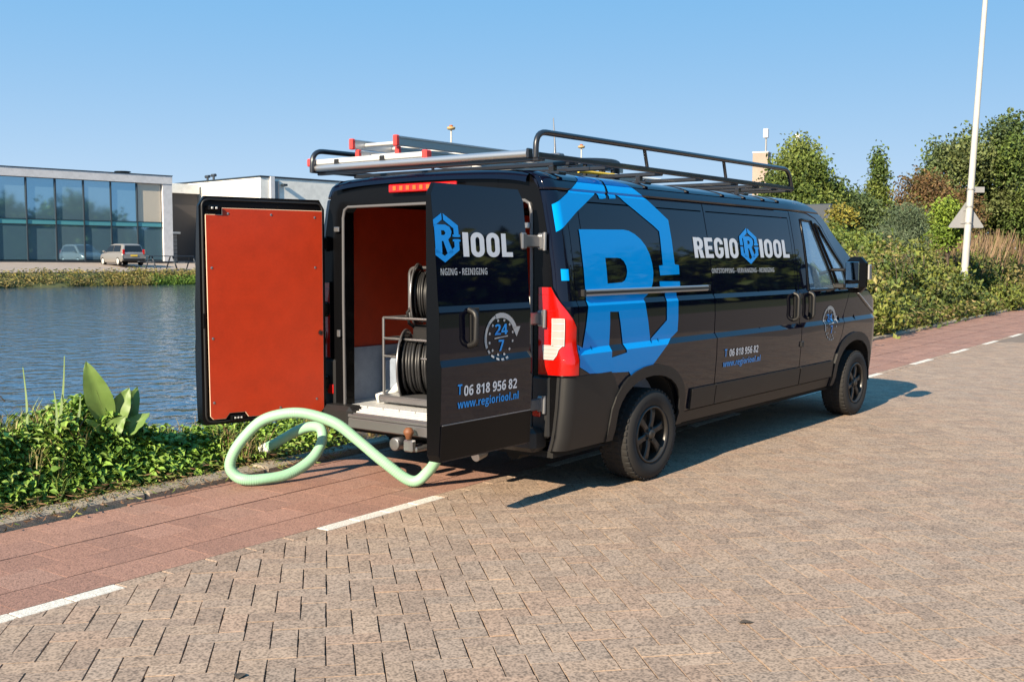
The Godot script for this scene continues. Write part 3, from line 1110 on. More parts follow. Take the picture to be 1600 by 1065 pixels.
func mirrors_handles(t: Node3D) -> void:
	for s in [-1.0, 1.0]:
		var mr := node("door_mirror", t)
		var g := Geo.new()
		g.box(V(3.42, 1.375, s * 1.315), V(0.15, 0.33, 0.20), 0.055, Basis(V(0, 1, 0), -0.12 * s))
		obj("housing", g, M.jamb_black, mr)
		g = Geo.new()
		g.box(V(3.340, 1.41, s * 1.305), V(0.012, 0.17, 0.125), 0.004, Basis(V(0, 1, 0), -0.12 * s + 0.10 * s))
		g.box(V(3.340, 1.275, s * 1.305), V(0.012, 0.04, 0.125), 0.004, Basis(V(0, 1, 0), -0.12 * s))
		obj("mirror_glass", g, M.mirror, mr)
		g = Geo.new()
		g.box(V(3.47, 1.40, s * 1.418), V(0.07, 0.14, 0.02), 0.006)
		obj("indicator", g, M.lens_clear, mr)
		g = Geo.new()
		g.box(V(3.46, 1.42, s * 1.12), V(0.06, 0.03, 0.16), 0.01)
		g.box(V(3.46, 1.27, s * 1.12), V(0.07, 0.05, 0.16), 0.01)
		obj("arm", g, M.plastic, mr)
		var mode := 0 if s > 0 else 1
		for x in [2.42, 2.76]:
			if s < 0 and x < 2.6:
				continue
			var h := node("door_handle", t)
			g = Geo.new()
			var c := surf(mode, x, 1.11, 0.0)
			g.tube(bent([c + V(0, 0.115, 0), c + V(0, 0.10, s * 0.045), c + V(0, -0.10, s * 0.045), c + V(0, -0.115, 0)], 0.03), 0.016, 8)
			obj("grip", g, M.plastic, h)
			g = Geo.new()
			g.box(c + V(0.045, 0, s * 0.004), V(0.07, 0.23, 0.012), 0.005)
			obj("recess", g, M.dark, h)
		g = Geo.new()
		for y in [0.78, 1.20]:
			var c := surf(mode, 2.565, y, 0.006)
			g.box(c, V(0.05, 0.05, 0.02), 0.006)
		obj("door_stop", g, M.plastic, t)
	# slide rail of the sliding door
	var sr := node("slide_rail", t)
	var g := Geo.new()
	g.box(V(0.01, 1.303, 1.117), V(1.66, 0.042, 0.024), 0.006)
	obj("rail", g, M.aluminium, sr)
	g = Geo.new()
	g.box(V(0.01, 1.303, 1.130), V(1.66, 0.014, 0.006), 0.002)
	obj("groove", g, M.plastic, sr)
	for x in [-0.83, 0.85]:
		g = Geo.new()
		g.box(V(x, 1.303, 1.117), V(0.03, 0.046, 0.028), 0.004)
		obj("end_cap", g, M.plastic, sr)

func side_print(t: Node3D) -> void:
	var o := 0.005
	var logo := []
	# upper left run of the pipe, from the rear corner to the joint
	logo.append(P2([-1.012, 1.845, -0.682, 2.010, -0.645, 2.042, -0.40, 2.042, -0.395, 1.98, -0.418, 1.909, -0.470, 1.902, -0.500, 1.902, -0.512, 1.938, -0.535, 1.935, -0.795, 1.805, -1.012, 1.678]))
	logo.append(P2([-0.365, 2.042, -0.20, 2.042, -0.070, 2.018, 0.145, 1.908, 0.368, 1.791, 0.374, 1.478, 0.431, 1.473, 0.429, 1.407, 0.152, 1.402, 0.146, 1.469, 0.202, 1.473, 0.211, 1.708, 0.148, 1.743, -0.194, 1.897, -0.266, 1.938, -0.285, 1.938, -0.298, 1.912, -0.376, 1.908]))
	# lower half with the R grown into it
	var low := P2([0.136, 1.362, 0.427, 1.357, 0.427, 1.325, 0.363, 1.318, 0.361, 1.225, 0.351, 1.007, 0.171, 0.924, -0.023, 0.800, -0.255, 0.700, -0.337, 0.775, -0.809, 0.802, -0.937, 0.857, -0.925, 0.99, -0.86, 0.965, -0.80, 1.21, -0.80, 1.698, -0.264, 1.708, -0.20, 1.702, -0.13, 1.682, -0.06, 1.648, -0.005, 1.605, 0.035, 1.55, 0.055, 1.49, 0.06, 1.42, 0.045, 1.36, 0.015, 1.315, -0.03, 1.28, -0.108, 1.246, -0.030, 0.970, 0.192, 1.091, 0.200, 1.322, 0.136, 1.328])
	var holes := [P2([-0.535, 1.357, -0.36, 1.362, -0.32, 1.375, -0.295, 1.40, -0.283, 1.435, -0.288, 1.47, -0.31, 1.50, -0.345, 1.518, -0.39, 1.522, -0.535, 1.522]), P2([-0.555, 0.885, -0.37, 0.905, -0.442, 1.174, -0.547, 1.178])]
	var lows := [low]
	for h in holes:
		lows = minus(lows, h)
	logo.append_array(lows)
	logo.append(P2([-1.012, 1.382, -0.966, 1.382, -0.966, 1.452, -1.012, 1.452]))
	skinned("pipe_logo", logo, 0, o, M.logo_blue, t)
	# name with the badge between its halves
	name_letters("REGIO", 0.695, 1.525, 1.432, 1.676, 0, t)
	name_letters("IOOL", 1.835, 1.530, 2.430, 1.680, 0, t)
	var g: Geo
	skinned("badge", badge_polys(1.635, 1.622, 0.145, 1.3), 0, o, M.text_blue, t)
	g = Geo.new()
	letters(g, "ONTSTOPPING - VERVANGING - REINIGING", 0.935, 1.409, 2.07, 1.447, 0, o)
	obj("slogan_lettering", g, M.text_grey, t)
	g = Geo.new()
	letters(g, "06 818 956 82", 1.145, 0.770, 1.665, 0.828, 0, o)
	obj("phone_lettering", g, M.text_white, t)
	g = Geo.new()
	letters(g, "T", 1.065, 0.774, 1.105, 0.832, 0, o)
	letters(g, "www.regioriool.nl", 1.05, 0.680, 1.72, 0.745, 0, o)
	obj("web_lettering", g, M.text_blue, t)
	clock(3.27, 0.925, 0.155, 0, t, 1.1)

func rear_doors(t: Node3D) -> void:
	# local frame: hinge at x = 0, free edge at x = -1 (right) or +1 (left); z outwards
	for s in [1.0, -1.0]:
		var d := node("rear_door", t)
		var ang := deg_to_rad(-0.3) if s > 0 else deg_to_rad(15.0)
		var u := V(-cos(ang), 0, -sin(ang))       # from hinge to free edge
		var nrm := V(sin(ang), 0, -cos(ang))      # towards -z, turned
		var len := 0.985 if s > 0 else 0.955
		d.set_meta("label", "right rear door, black with lettering" if s > 0 else "left rear door seen from its red lined inside")
		var bs: Basis
		if s > 0:
			bs = Basis(-u, V(0, 1, 0), -nrm)
		else:
			bs = Basis(u, V(0, 1, 0), nrm)
		d.transform = Transform3D(bs, V(-1.055, 0, 0.985 * s))
		var fx := -1.0 if s > 0 else 1.0
		var hx := 0.15 if s > 0 else 0.035
		var x0 := minf(hx * fx, len * fx)
		var x1 := maxf(hx * fx, len * fx)
		var ol := P2([x0 + 0.02, 0.40, x1 - 0.02, 0.40, x1, 0.44, x1, 1.86, x1 - 0.04, 1.925, x0 + 0.04, 1.925, x0, 1.86, x0, 0.44])
		var g := Geo.new()
		skin(g, [ol], 2, 0.0, 0.0)
		obj("outer_skin", g, M.black_paint, d)
		# inner frame: ring with the hollow behind the lining
		g = Geo.new()
		var inner := rect(x0 + 0.06, 0.47, x1 - 0.045, 1.84)
		for p in minus([ol], inner):
			g.prism(p, -0.095, -0.088)
		var n := ol.size()
		for k in n:
			var p := ol[k]
			var q := ol[(k + 1) % n]
			var parts := int(ceil(p.distance_to(q) / 0.08))
			for j in parts:
				var a := p.lerp(q, float(j) / parts)
				var b := p.lerp(q, float(j + 1) / parts)
				g.quad(surf(2, a.x, a.y, -0.001), surf(2, b.x, b.y, -0.001), V(b.x, b.y, -0.09), V(a.x, a.y, -0.09))
		g.box(V((x0 + x1) * 0.5, 1.15, -0.10), V(x1 - x0 - 0.09, 1.40, 0.006))
		obj("inner_frame", g, M.jamb_black, d)
		g = Geo.new()
		g.tube(bent([V(x0 + 0.025, 0.42, -0.10), V(x1 - 0.025, 0.42, -0.10), V(x1 - 0.02, 1.90, -0.10), V(x0 + 0.02, 1.90, -0.10), V(x0 + 0.025, 0.43, -0.10)], 0.05), 0.008, 6, false)
		obj("door_seal", g, M.plastic, d)
		# red lining with its cut corners
		var f := fx
		var li := hx + 0.03
		var lp := P2([li * f, 1.845, 0.80 * f, 1.845, 0.80 * f, 1.80, 0.915 * f, 1.80, 0.905 * f, 0.46, 0.885 * f, 0.44, 0.80 * f, 0.44, 0.775 * f, 0.475, 0.66 * f, 0.475, 0.635 * f, 0.44, (li + 0.025) * f, 0.425, li * f, 0.45])
		if s > 0:
			lp.reverse()
		g = Geo.new()
		g.prism(lp, -0.116, -0.106)
		obj("lining_panel", g, M.red_ply, d)
		g = Geo.new()
		for k in lp.size():
			var a := lp[k]
			var b := lp[(k + 1) % lp.size()]
			g.tube([V(a.x, a.y, -0.112), V(b.x, b.y, -0.112)], 0.004, 5)
		obj("panel_edge", g, M.ply_edge, d)
		g = Geo.new()
		g.lathe([[0.0, 0.0], [0.013, 0.0], [0.016, 0.003], [0.02, 0.0]], V(0.085 * f, 0.99, -0.118), Basis.IDENTITY, 16)
		obj("screw_hole", g, M.dark, d)
		for q in [[0.12, 1.80], [0.45, 1.81], [0.76, 1.81], [0.12, 1.45], [0.88, 1.45], [0.88, 0.98], [0.88, 0.55], [0.12, 0.52], [0.40, 0.48]]:
			g = Geo.new()
			g.lathe([[0.0, -0.003], [0.006, -0.002], [0.009, 0.0]], V(maxf(q[0], li + 0.03) * f, q[1], -0.1165), Basis.IDENTITY, 10)
			obj("screw", g, M.steel, d)
		g = Geo.new()
		g.box(V(0.865 * f, 1.845, -0.12), V(0.075, 0.035, 0.04), 0.006)
		g.box(V(0.72 * f, 0.44, -0.12), V(0.10, 0.04, 0.04), 0.006)
		g.box(V(0.935 * f, 1.10, -0.10), V(0.02, 0.10, 0.03), 0.005)
		obj("lock_mechanism", g, M.jamb_black, d)
		g = Geo.new()
		for k in 3:
			g.box(V((0.70 + 0.022 * k) * f, 0.442, -0.142), V(0.012, 0.012, 0.006), 0.002)
			if k < 2:
				g.box(V((0.85 + 0.03 * k) * f, 1.845, -0.142), V(0.014, 0.014, 0.006), 0.002)
		obj("bolt", g, M.alu_matt, d)
		for y in [0.62, 1.15, 1.62]:
			g = Geo.new()
			g.box(V(hx * 0.5 * f, y, -0.045), V(hx + 0.05, 0.075, 0.022), 0.008)
			g.box(V((hx + 0.03) * f, y, -0.045), V(0.05, 0.10, 0.05), 0.008)
			obj("hinge", g, M.steel if s > 0 else M.jamb_black, d)
		# lower plastic edge and handle outside
		g = Geo.new()
		skin(g, [P2([x0 + 0.005, 0.41, x1 - 0.005, 0.41, x1 - 0.005, 0.605, x0 + 0.005, 0.605])], 2, 0.008, 0.008)
		obj("lower_trim", g, M.jamb_black, d)
		g = Geo.new()
		g.tube([surf(2, x0 + 0.01, 0.607, 0.006), surf(2, x1 - 0.01, 0.607, 0.006)], 0.004, 6)
		obj("trim_edge", g, M.seal, d)
		if s > 0:
			g = Geo.new()
			var c := surf(2, -0.735, 1.13, 0.0)
			g.tube(bent([c + V(0, 0.10, 0), c + V(0, 0.085, 0.05), c + V(0, -0.085, 0.05), c + V(0, -0.10, 0)], 0.03), 0.017, 8)
			obj("handle", g, M.plastic, d)
			g = Geo.new()
			g.box(c + V(0.045, 0, 0.003), V(0.08, 0.22, 0.012), 0.006)
			obj("handle_recess", g, M.dark, d)
			var o := 0.0035
			name_letters("IOOL", -0.752, 1.525, -0.295, 1.66, 2, d)
			# the badge runs over the free edge, where the other door carries its rest
			var cut := []
			for p in badge_polys(-0.912, 1.628, 0.135, 1.12):
				cut.append_array(Geometry2D.intersect_polygons(p, rect(-0.988, 1.0, 0.0, 1.9)))
			g = Geo.new()
			skin(g, cut, 2, o)
			obj("badge", g, M.text_blue, d)
			g = Geo.new()
			letters(g, "NGING - REINIGING", -0.955, 1.424, -0.548, 1.462, 2, o)
			obj("slogan_lettering", g, M.text_grey, d)
			g = Geo.new()
			letters(g, "06 818 956 82", -0.795, 0.752, -0.304, 0.812, 2, o)
			obj("phone_lettering", g, M.text_white, d)
			g = Geo.new()
			letters(g, "T", -0.85, 0.765, -0.812, 0.822, 2, o)
			letters(g, "www.regioriool.nl", -0.848, 0.672, -0.285, 0.735, 2, o)
			obj("web_lettering", g, M.text_blue, d)
			clock(-0.445, 1.06, 0.135, 2, d, 1.12)

# ---------------------------------------------------------------- things in, on and behind the van
func reel(at: Vector3, r: float, wid: float, label: String, cat: String) -> void:
	var t := thing("hose_reel", label, cat, at)
	var bs := Basis(V(0, 1, 0), deg_to_rad(28))
	for e in [-0.5, 0.5]:
		var g := Geo.new()
		var o: float = wid * e
		g.lathe([[r * 0.3, o], [r * 0.92, o], [r * 0.97, o + 0.008], [r, o], [r * 0.97, o - 0.008], [r * 0.92, o - 0.004], [r * 0.3, o - 0.004]], Vector3.ZERO, bs, 40)
		obj("flange", g, M.rack_black, t)
		g = Geo.new()
		var ring := []
		for k in 41:
			var a := TAU * k / 40.0
			ring.append(bs * V(r * cos(a), r * sin(a), o))
		g.tube(ring, 0.008, 6, false)
		obj("rim", g, M.steel, t)
	var g := Geo.new()
	g.lathe([[r * 0.32, -wid * 0.5], [r * 0.32, wid * 0.5]], Vector3.ZERO, bs, 24)
	obj("drum", g, M.rack_black, t)
	g = Geo.new()
	var pts := []
	var turns := 9
	for k in turns * 24:
		var a := TAU * k / 24.0
		var layer := float(k) / (turns * 24)
		pts.append(bs * V((r * 0.74 + 0.012 * sin(k * 0.11)) * cos(a), (r * 0.74 + 0.012 * sin(k * 0.11)) * sin(a), lerpf(-wid * 0.44, wid * 0.44, layer)))
	g.tube(pts, wid * 0.055, 6)
	obj("coiled_hose", g, M.hose_black, t)
	g = Geo.new()
	g.lathe([[0.0, wid * 0.62], [0.03, wid * 0.62], [0.03, -wid * 0.62], [0.0, -wid * 0.62]], Vector3.ZERO, bs, 12)
	obj("axle", g, M.steel, t)

func equipment() -> void:
	reel(V(-0.50, 1.24, -0.45), 0.235, 0.17, "small black hose reel above the steel frame inside the open van", "hose reel")
	reel(V(-0.62, 0.745, -0.42), 0.255, 0.24, "large black hose reel standing low on the van floor under the steel frame", "hose reel")
	var t := thing("pump_unit", "pump unit in a bare steel tube frame on the load floor of the van", "pump", V(-0.40, 0.467, -0.25))
	for s in [[-0.36, -0.42], [0.30, -0.42], [-0.36, 0.35], [0.30, 0.35]]:
		var g := Geo.new()
		g.tube([V(s[0], 0.0, s[1]), V(s[0], 0.62, s[1])], 0.011, 8)
		obj("frame_post", g, M.steel, t)
	for y in [0.34, 0.47, 0.62]:
		var g := Geo.new()
		g.tube([V(-0.36, y, -0.42), V(-0.36, y, 0.35)], 0.010, 8)
		g.tube([V(0.30, y, -0.42), V(0.30, y, 0.35)], 0.010, 8)
		g.tube([V(-0.36, y, -0.42), V(0.30, y, -0.42)], 0.010, 8)
		g.tube([V(-0.36, y, 0.35), V(0.30, y, 0.35)], 0.010, 8)
		obj("frame_rail", g, M.steel, t)
	var g := Geo.new()
	g.tube(bent([V(-0.10, 0.60, -0.40), V(-0.10, 0.98, -0.40), V(-0.10, 0.98, 0.30), V(-0.10, 0.60, 0.30)], 0.06), 0.013, 8)
	obj("reel_bracket", g, M.steel, t)
	g = Geo.new()
	g.box(V(-0.15, 0.50, -0.12), V(0.26, 0.14, 0.22), 0.03)
	g.lathe([[0.0, -0.15], [0.07, -0.15], [0.07, 0.13], [0.05, 0.15], [0.0, 0.15]], V(-0.10, 0.54, 0.1), Basis.IDENTITY, 16)
	obj("motor", g, M.plastic, t)
	g = Geo.new()
	g.box(V(-0.15, 0.045, -0.02), V(0.62, 0.05, 0.74), 0.012)
	obj("base_tray", g, M.steel, t)
	g = Geo.new()
	g.tube([V(-0.15, 0.50, -0.22), V(-0.26, 0.58, -0.26), V(-0.30, 0.66, -0.24), V(-0.25, 0.74, -0.2)], 0.012, 8)
	obj("coupling_hose", g, M.hose_black, t)
	var h := thing("white_suction_hose", "thick white hose sloping from the pump unit down to the van floor", "hose", V(-0.62, 0.467, -0.62))
	g = Geo.new()
	g.tube([V(-0.16, 0.03, -0.10), V(-0.06, 0.06, -0.05), V(0.02, 0.14, 0.0), V(0.10, 0.28, 0.06), V(0.13, 0.40, 0.10)], 0.032, 12)
	obj("hose_body", g, M.white_plastic, h)
	var c := thing("jerrycan", "pale jerrycan standing against the right wall inside the van", "jerrycan", V(-0.72, 0.467, 0.66))
	g = Geo.new()
	g.box(V(0, 0.40, 0), V(0.30, 0.80, 0.22), 0.03)
	obj("body", g, M.white_plastic, c)
	g = Geo.new()
	g.box(V(-0.151, 0.36, 0), V(0.006, 0.10, 0.16), 0.002)
	obj("sticker", g, M.yellow, c)
	g = Geo.new()
	g.lathe([[0.0, 0.05], [0.035, 0.05], [0.035, 0.0]], V(0.05, 0.80, 0), Basis(V(1, 0, 0), V(0, 0, -1), V(0, 1, 0)), 16)
	obj("cap", g, M.plastic, c)

func green_hose() -> void:
	var t := thing("green_hose", "pale green suction hose looped over the red path behind the open van doors", "hose", V(-1.3, 0, -0.4))
	var ctrl := [V(-0.95, 0.50, 0.42), V(-1.06, 0.42, 0.34), V(-1.17, 0.26, 0.245), V(-1.155, 0.12, 0.12), V(-1.20, 0.042, 0.01), V(-1.31, 0.168, -0.14), V(-1.40, 0.310, -0.29), V(-1.47, 0.411, -0.40), V(-1.54, 0.462, -0.50), V(-1.62, 0.491, -0.60), V(-1.70, 0.483, -0.70), V(-1.78, 0.441, -0.80), V(-1.84, 0.354, -0.88), V(-1.89, 0.242, -0.95), V(-1.91, 0.138, -0.98), V(-1.89, 0.070, -0.95), V(-1.845, 0.042, -0.89), V(-1.745, 0.042, -0.82), V(-1.62, 0.052, -0.77), V(-1.50, 0.085, -0.75), V(-1.38, 0.143, -0.75), V(-1.28, 0.220, -0.78), V(-1.24, 0.288, -0.81), V(-1.22, 0.321, -0.87), V(-1.23, 0.313, -0.97), V(-1.25, 0.267, -1.09), V(-1.27, 0.207, -1.20), V(-1.32, 0.117, -1.36)]
	var cv := Curve3D.new()
	cv.bake_interval = 0.004
	for k in ctrl.size():
		var tan: Vector3 = (ctrl[min(k + 1, ctrl.size() - 1)] - ctrl[max(k - 1, 0)]) * 0.17
		cv.add_point(ctrl[k] - V(-1.3, 0, -0.4), -tan, tan)
	var pts := Array(cv.get_baked_points())
	var rad := []
	for k in pts.size():
		rad.append(0.0362 + 0.0006 * sin(k * TAU / 4.0) + 0.0008 * sin(k * 0.031))
	var g := Geo.new()
	g.tube(pts, rad, 16)
	obj("hose_body", g, M.hose_green, t)
	g = Geo.new()
	var e: Vector3 = pts[-1]
	var d: Vector3 = (pts[-1] - pts[-8]).normalized()
	g.tube([e - d * 0.06, e + d * 0.012], 0.0385, 16)
	obj("end_collar", g, M.white_plastic, t)

func ladder() -> void:
	var t := thing("ladder", "stacked aluminium ladder with red end caps lying on the roof rack", "ladder", V(-1.0, 2.16, -0.46))
	# stabiliser bar across the end
	var g := Geo.new()
	g.box(V(-0.10, 0.035, -0.03), V(0.05, 0.035, 1.08), 0.005)
	obj("stabiliser_bar", g, M.alu_matt, t)
	for z in [-0.58, 0.52]:
		g = Geo.new()
		g.box(V(-0.10, 0.035, z), V(0.06, 0.055, 0.045), 0.008)
		obj("end_cap", g, M.cap_red, t)
	for z in [-0.30, 0.14]:
		g = Geo.new()
		g.box(V(-0.10, 0.022, z), V(0.06, 0.05, 0.05), 0.006)
		obj("clamp", g, M.plastic, t)
	var sections := [[0.075, -0.02, 3.1, 0.19], [0.148, -0.06, 2.9, 0.21]]
	for q in sections.size():
		var y: float = sections[q][0]
		for z in [-sections[q][3], sections[q][3]]:
			g = Geo.new()
			g.box(V(sections[q][1] + sections[q][2] * 0.5, y, z), V(sections[q][2], 0.066, 0.024), 0.003)
			g.box(V(sections[q][1] + sections[q][2] * 0.5, y + 0.02, z + 0.008), V(sections[q][2], 0.006, 0.02), 0.0)
			obj("side_rail", g, M.aluminium, t)
			g = Geo.new()
			g.box(V(sections[q][1], y, z), V(0.035, 0.074, 0.036), 0.006)
			obj("end_cap", g, M.cap_red, t)
		for k in 10:
			g = Geo.new()
			g.tube([V(sections[q][1] + 0.12 + k * 0.28, y, -sections[q][3]), V(sections[q][1] + 0.12 + k * 0.28, y, sections[q][3])], 0.014, 8)
			obj("rung", g, M.alu_matt, t)
	var p := thing("yellow_tipped_rod", "yellow and white rod lying across the roof rack behind the aerial", "rod", V(0.3, 2.145, 0.45))
	g = Geo.new()
	g.tube([V(-0.2, 0.0, 0), V(0.25, 0.0, 0.02)], 0.012, 8)
	obj("yellow_end", g, M.yellow, p)
	g = Geo.new()
	g.tube([V(0.25, 0.0, 0.02), V(0.9, 0.0, 0.05)], 0.012, 8)
	obj("white_shaft", g, M.white_plastic, p)

# ---------------------------------------------------------------- ground
func edge_z(x: float) -> float:
	return 0.245 - 0.031 * x

func kerb_z(x: float) -> float:
	return -1.20 - 0.058 * x

func road() -> void:
	# bed of sand under the whole street
	var xs := []
	var x := -7.0
	while x < 20.0:
		xs.append(x)
		x += 0.3
	for k in 12:
		xs.append(20.0 + 12.0 * k)
	xs.push_front(-40.0)
	var g := Geo.new()
	var rows := []
	for xx in xs:
		var row := PackedVector3Array()
		for k in 26:
			var z := lerpf(kerb_z(xx) - 0.05, 6.0, k / 24.0) if k < 25 else 14.0
			var deep := 1.0 - smoothstep(-2.6, 0.6, xx + 0.35 * (z - 1.5) + 0.5 * sin(z * 2.3 + xx))
			if z < edge_z(xx):
				deep = 0.35
			var y := -0.0034 - 0.0165 * deep
			if k == 25 or xx > 18.0 or xx < -7.0:
				y = -0.004
			row.append(V(xx, y, z))
		rows.append(row)
	g.grid(rows)
	var rd := struct("road", g, M.sand)
	# herringbone of paving bricks set at 45 degrees
	var dA := V(0.683, 0, -0.730).normalized()
	var dB := V(0.730, 0, 0.683).normalized()
	var w := 0.108
	var org := V(-3.72, 0, 1.89)
	rng.seed = 11
	var list := []
	for i in range(-60, 230):
		for j in range(-160, 130):
			var q := posmod(i + j, 4)
			if q != 0 and q != 2:
				continue
			var vert := q == 0
			var c := org + dB * (w * (i + (0.5 if vert else 1.0))) + dA * (w * (j + (1.0 if vert else 0.5)))
			if c.x < -6.5 or c.x > 17.0:
				continue
			if c.z < edge_z(c.x) + 0.02 or c.z > 8.4 - 0.16 * (c.x + 2.3) or c.z > 7.6:
				continue
			if c.x > 11.0 and c.z > 4.8:
				continue
			list.append([c, vert, c.distance_to(V(-6.4, 1.5, 4.8)) + (20.0 if c.z > 4.3 - 0.2 * (c.x + 2.3) or c.x + 0.49 * c.z < -4.15 else 0.0)])
	list.sort_custom(func(a, b): return a[2] < b[2])
	var ms := []
	for k in 6:
		var b := Geo.new()
		b.box(Vector3.ZERO, V(1, 1, 1), 0.0)
		ms.append(brick_mesh(M["brick_%d" % k], 0.208, 0.096, 0.0006))
	var common := brick_mesh(M.brick_many, 0.208, 0.096, 0.0006)
	var tf := []
	var cols := []
	var tones := [[0.408, 0.292, 0.210], [0.382, 0.278, 0.206], [0.43, 0.312, 0.226], [0.36, 0.258, 0.190], [0.412, 0.284, 0.203], [0.39, 0.290, 0.218]]
	for k in list.size():
		var c: Vector3 = list[k][0]
		var open := 1.0 - smoothstep(-2.4, 0.8, c.x + 0.25 * (c.z - 1.5) + rng.randf_range(-0.6, 0.6))
		var along: Vector3 = dA if list[k][1] else dB
		var across: Vector3 = dB if list[k][1] else -dA
		var sw := 1.0 + lerpf(0.112, 0.05, open) * rng.randf_range(0.7, 1.15) if list[k][1] else 1.105 + rng.randf_range(-0.01, 0.012)
		var sl := 1.024 + rng.randf_range(-0.008, 0.006)
		var bs := Basis(along * sl, Vector3.UP, across * sw)
		bs = Basis(across, rng.randfn(0, 0.004)) * Basis(along, rng.randfn(0, 0.004)) * Basis(Vector3.UP, rng.randfn(0, 0.005)) * bs
		c.y = rng.randfn(-0.0004, 0.0005 + 0.0006 * open)
		if c.z < edge_z(c.x) + 0.19:
			c.y = -0.0035 if c.z < edge_z(c.x) + 0.09 else -0.0022
		var kk := rng.randi() % 6
		var tr := Transform3D(bs, c)
		if k < 300:
			put("brick", ms[kk], rd, tr)
		else:
			tf.append(tr)
			var f := rng.randf_range(0.93, 1.06)
			cols.append(Color(tones[kk][0] * f, tones[kk][1] * f, tones[kk][2] * f))
	var rest := many("bricks_beyond", common, tf, cols, rd)
	rest.set_meta("kind", "stuff")
	# edge of the street: white and plain bricks end to end
	rng.seed = 12
	var el := Geo.new()
	var lb: Node3D = Node3D.new()
	lb.name = "edge_line"
	add_child(lb, true)
	lb.set_meta("kind", "structure")
	lb.set_meta("label", "dashed white line of paving bricks between road and red path")
	var wm := brick_mesh(M.white_line, 0.25, 0.09)
	var pm := []
	for k in 3:
		pm.append(brick_mesh(M["brick_%d" % (k + 1)], 0.25, 0.09))
	x = -6.2
	while x < 30.0:
		var ph := fposmod(x + 4.87, 2.36)
		var white := ph < 1.05
		var dirn := V(1, 0, -0.031).normalized()
		var tr := Transform3D(Basis(dirn, Vector3.UP, V(0.031, 0, 1).normalized()), V(x + 0.129, rng.randfn(0.0012, 0.0005), edge_z(x + 0.129) + 0.045))
		put("white_brick" if white else "edge_brick", wm if white else pm[rng.randi() % 3], lb, tr)
		x += 0.258
	# red path of square tiles
	rng.seed = 13
	var pathn := Node3D.new()
	pathn.name = "red_path"
	add_child(pathn, true)
	pathn.set_meta("kind", "structure")
	pathn.set_meta("label", "path of red tiles between the road and the kerb")
	var tm := []
	for k in 6:
		tm.append(brick_mesh(M["tile_%d" % k], 0.264, 0.261, 0.001))
	var common_t := brick_mesh(M.brick_many, 0.264, 0.261, 0.001)
	var tl := []
	for i in range(-24, 150):
		for j in 10:
			var lx := i * 0.2645 + (0.132 if j % 2 else 0.0)
			var c := V(lx, 0, edge_z(lx) - 0.003 - 0.267 * (j + 0.5))
			if c.z < kerb_z(c.x) - 0.10:
				continue
			tl.append([c, j, c.distance_to(V(-6.4, 1.5, 4.8)) + (8.0 if c.x < -4.6 else 0.0) + (6.0 if c.x > -0.7 and c.x < 5.2 else 0.0)])
	tl.sort_custom(func(a, b): return a[2] < b[2])
	tf = []
	cols = []
	var tt := [[0.385, 0.207, 0.150], [0.355, 0.192, 0.142], [0.41, 0.222, 0.163], [0.37, 0.194, 0.139], [0.38, 0.213, 0.158], [0.335, 0.178, 0.130]]
	for k in tl.size():
		var c: Vector3 = tl[k][0]
		var rowoff := 0.0015 * sin(tl[k][1] * 2.7)
		c.y = rng.randfn(rowoff - 0.0005, 0.0004)
		var bs := Basis(Vector3.UP, 0.031 + rng.randfn(0, 0.0012)) * Basis(V(1, 0, 0), rng.randfn(0, 0.003)) * Basis(V(0, 0, 1), rng.randfn(0, 0.0012))
		var kk := rng.randi() % 6
		if k < 300:
			put("tile", tm[kk], pathn, Transform3D(bs, c))
		else:
			tf.append(Transform3D(bs, c))
			var f := rng.randf_range(0.9, 1.08)
			cols.append(Color(tt[kk][0] * f, tt[kk][1] * f, tt[kk][2] * f))
	many("tiles_beyond", common_t, tf, cols, pathn).set_meta("kind", "stuff")
	# kerb of concrete stones
	var kb := Node3D.new()
	kb.name = "kerb"
	add_child(kb, true)
	kb.set_meta("kind", "structure")
	kb.set_meta("label", "low concrete kerb between the red path and the planted bank")
	rng.seed = 14
	for v in 4:
		pass
	x = -6.5
	while x < 45.0:
		var b := Geo.new()
		b.box(V(0, -0.05, 0), V(0.985, 0.20, 0.19), 0.014)
		var o := obj("kerb_stone", b, [M.kerb, M.kerb_pale][rng.randi() % 2], kb)
		o.position = V(x + 0.5, rng.randfn(0.0, 0.004), kerb_z(x + 0.5) - 0.095)
		o.rotation = V(rng.randfn(0, 0.01), 0.058 + rng.randfn(0, 0.004), rng.randfn(0, 0.004))
		x += 1.0

func brick_mesh(m: Material, l: float, w: float, e := 0.004) -> ArrayMesh:
	var b := Geo.new()
	# top at y = 0, chamfered edge, sides 3 cm down
	var hl := l * 0.5
	var hw := w * 0.5
	var r := []
	for q in [[0.0, e], [-e * 0.8, 0.0], [-0.03, 0.0]]:
		r.append([V(-hl + q[1], q[0], -hw + q[1]), V(hl - q[1], q[0], -hw + q[1]), V(hl - q[1], q[0], hw - q[1]), V(-hl + q[1], q[0], hw - q[1])])
	b.quad(r[0][0], r[0][1], r[0][2], r[0][3])
	for j in 2:
		for k in 4:
			b.quad(r[j][k], r[j][(k + 1) % 4], r[j + 1][(k + 1) % 4], r[j + 1][k])
	return b.mesh(m)

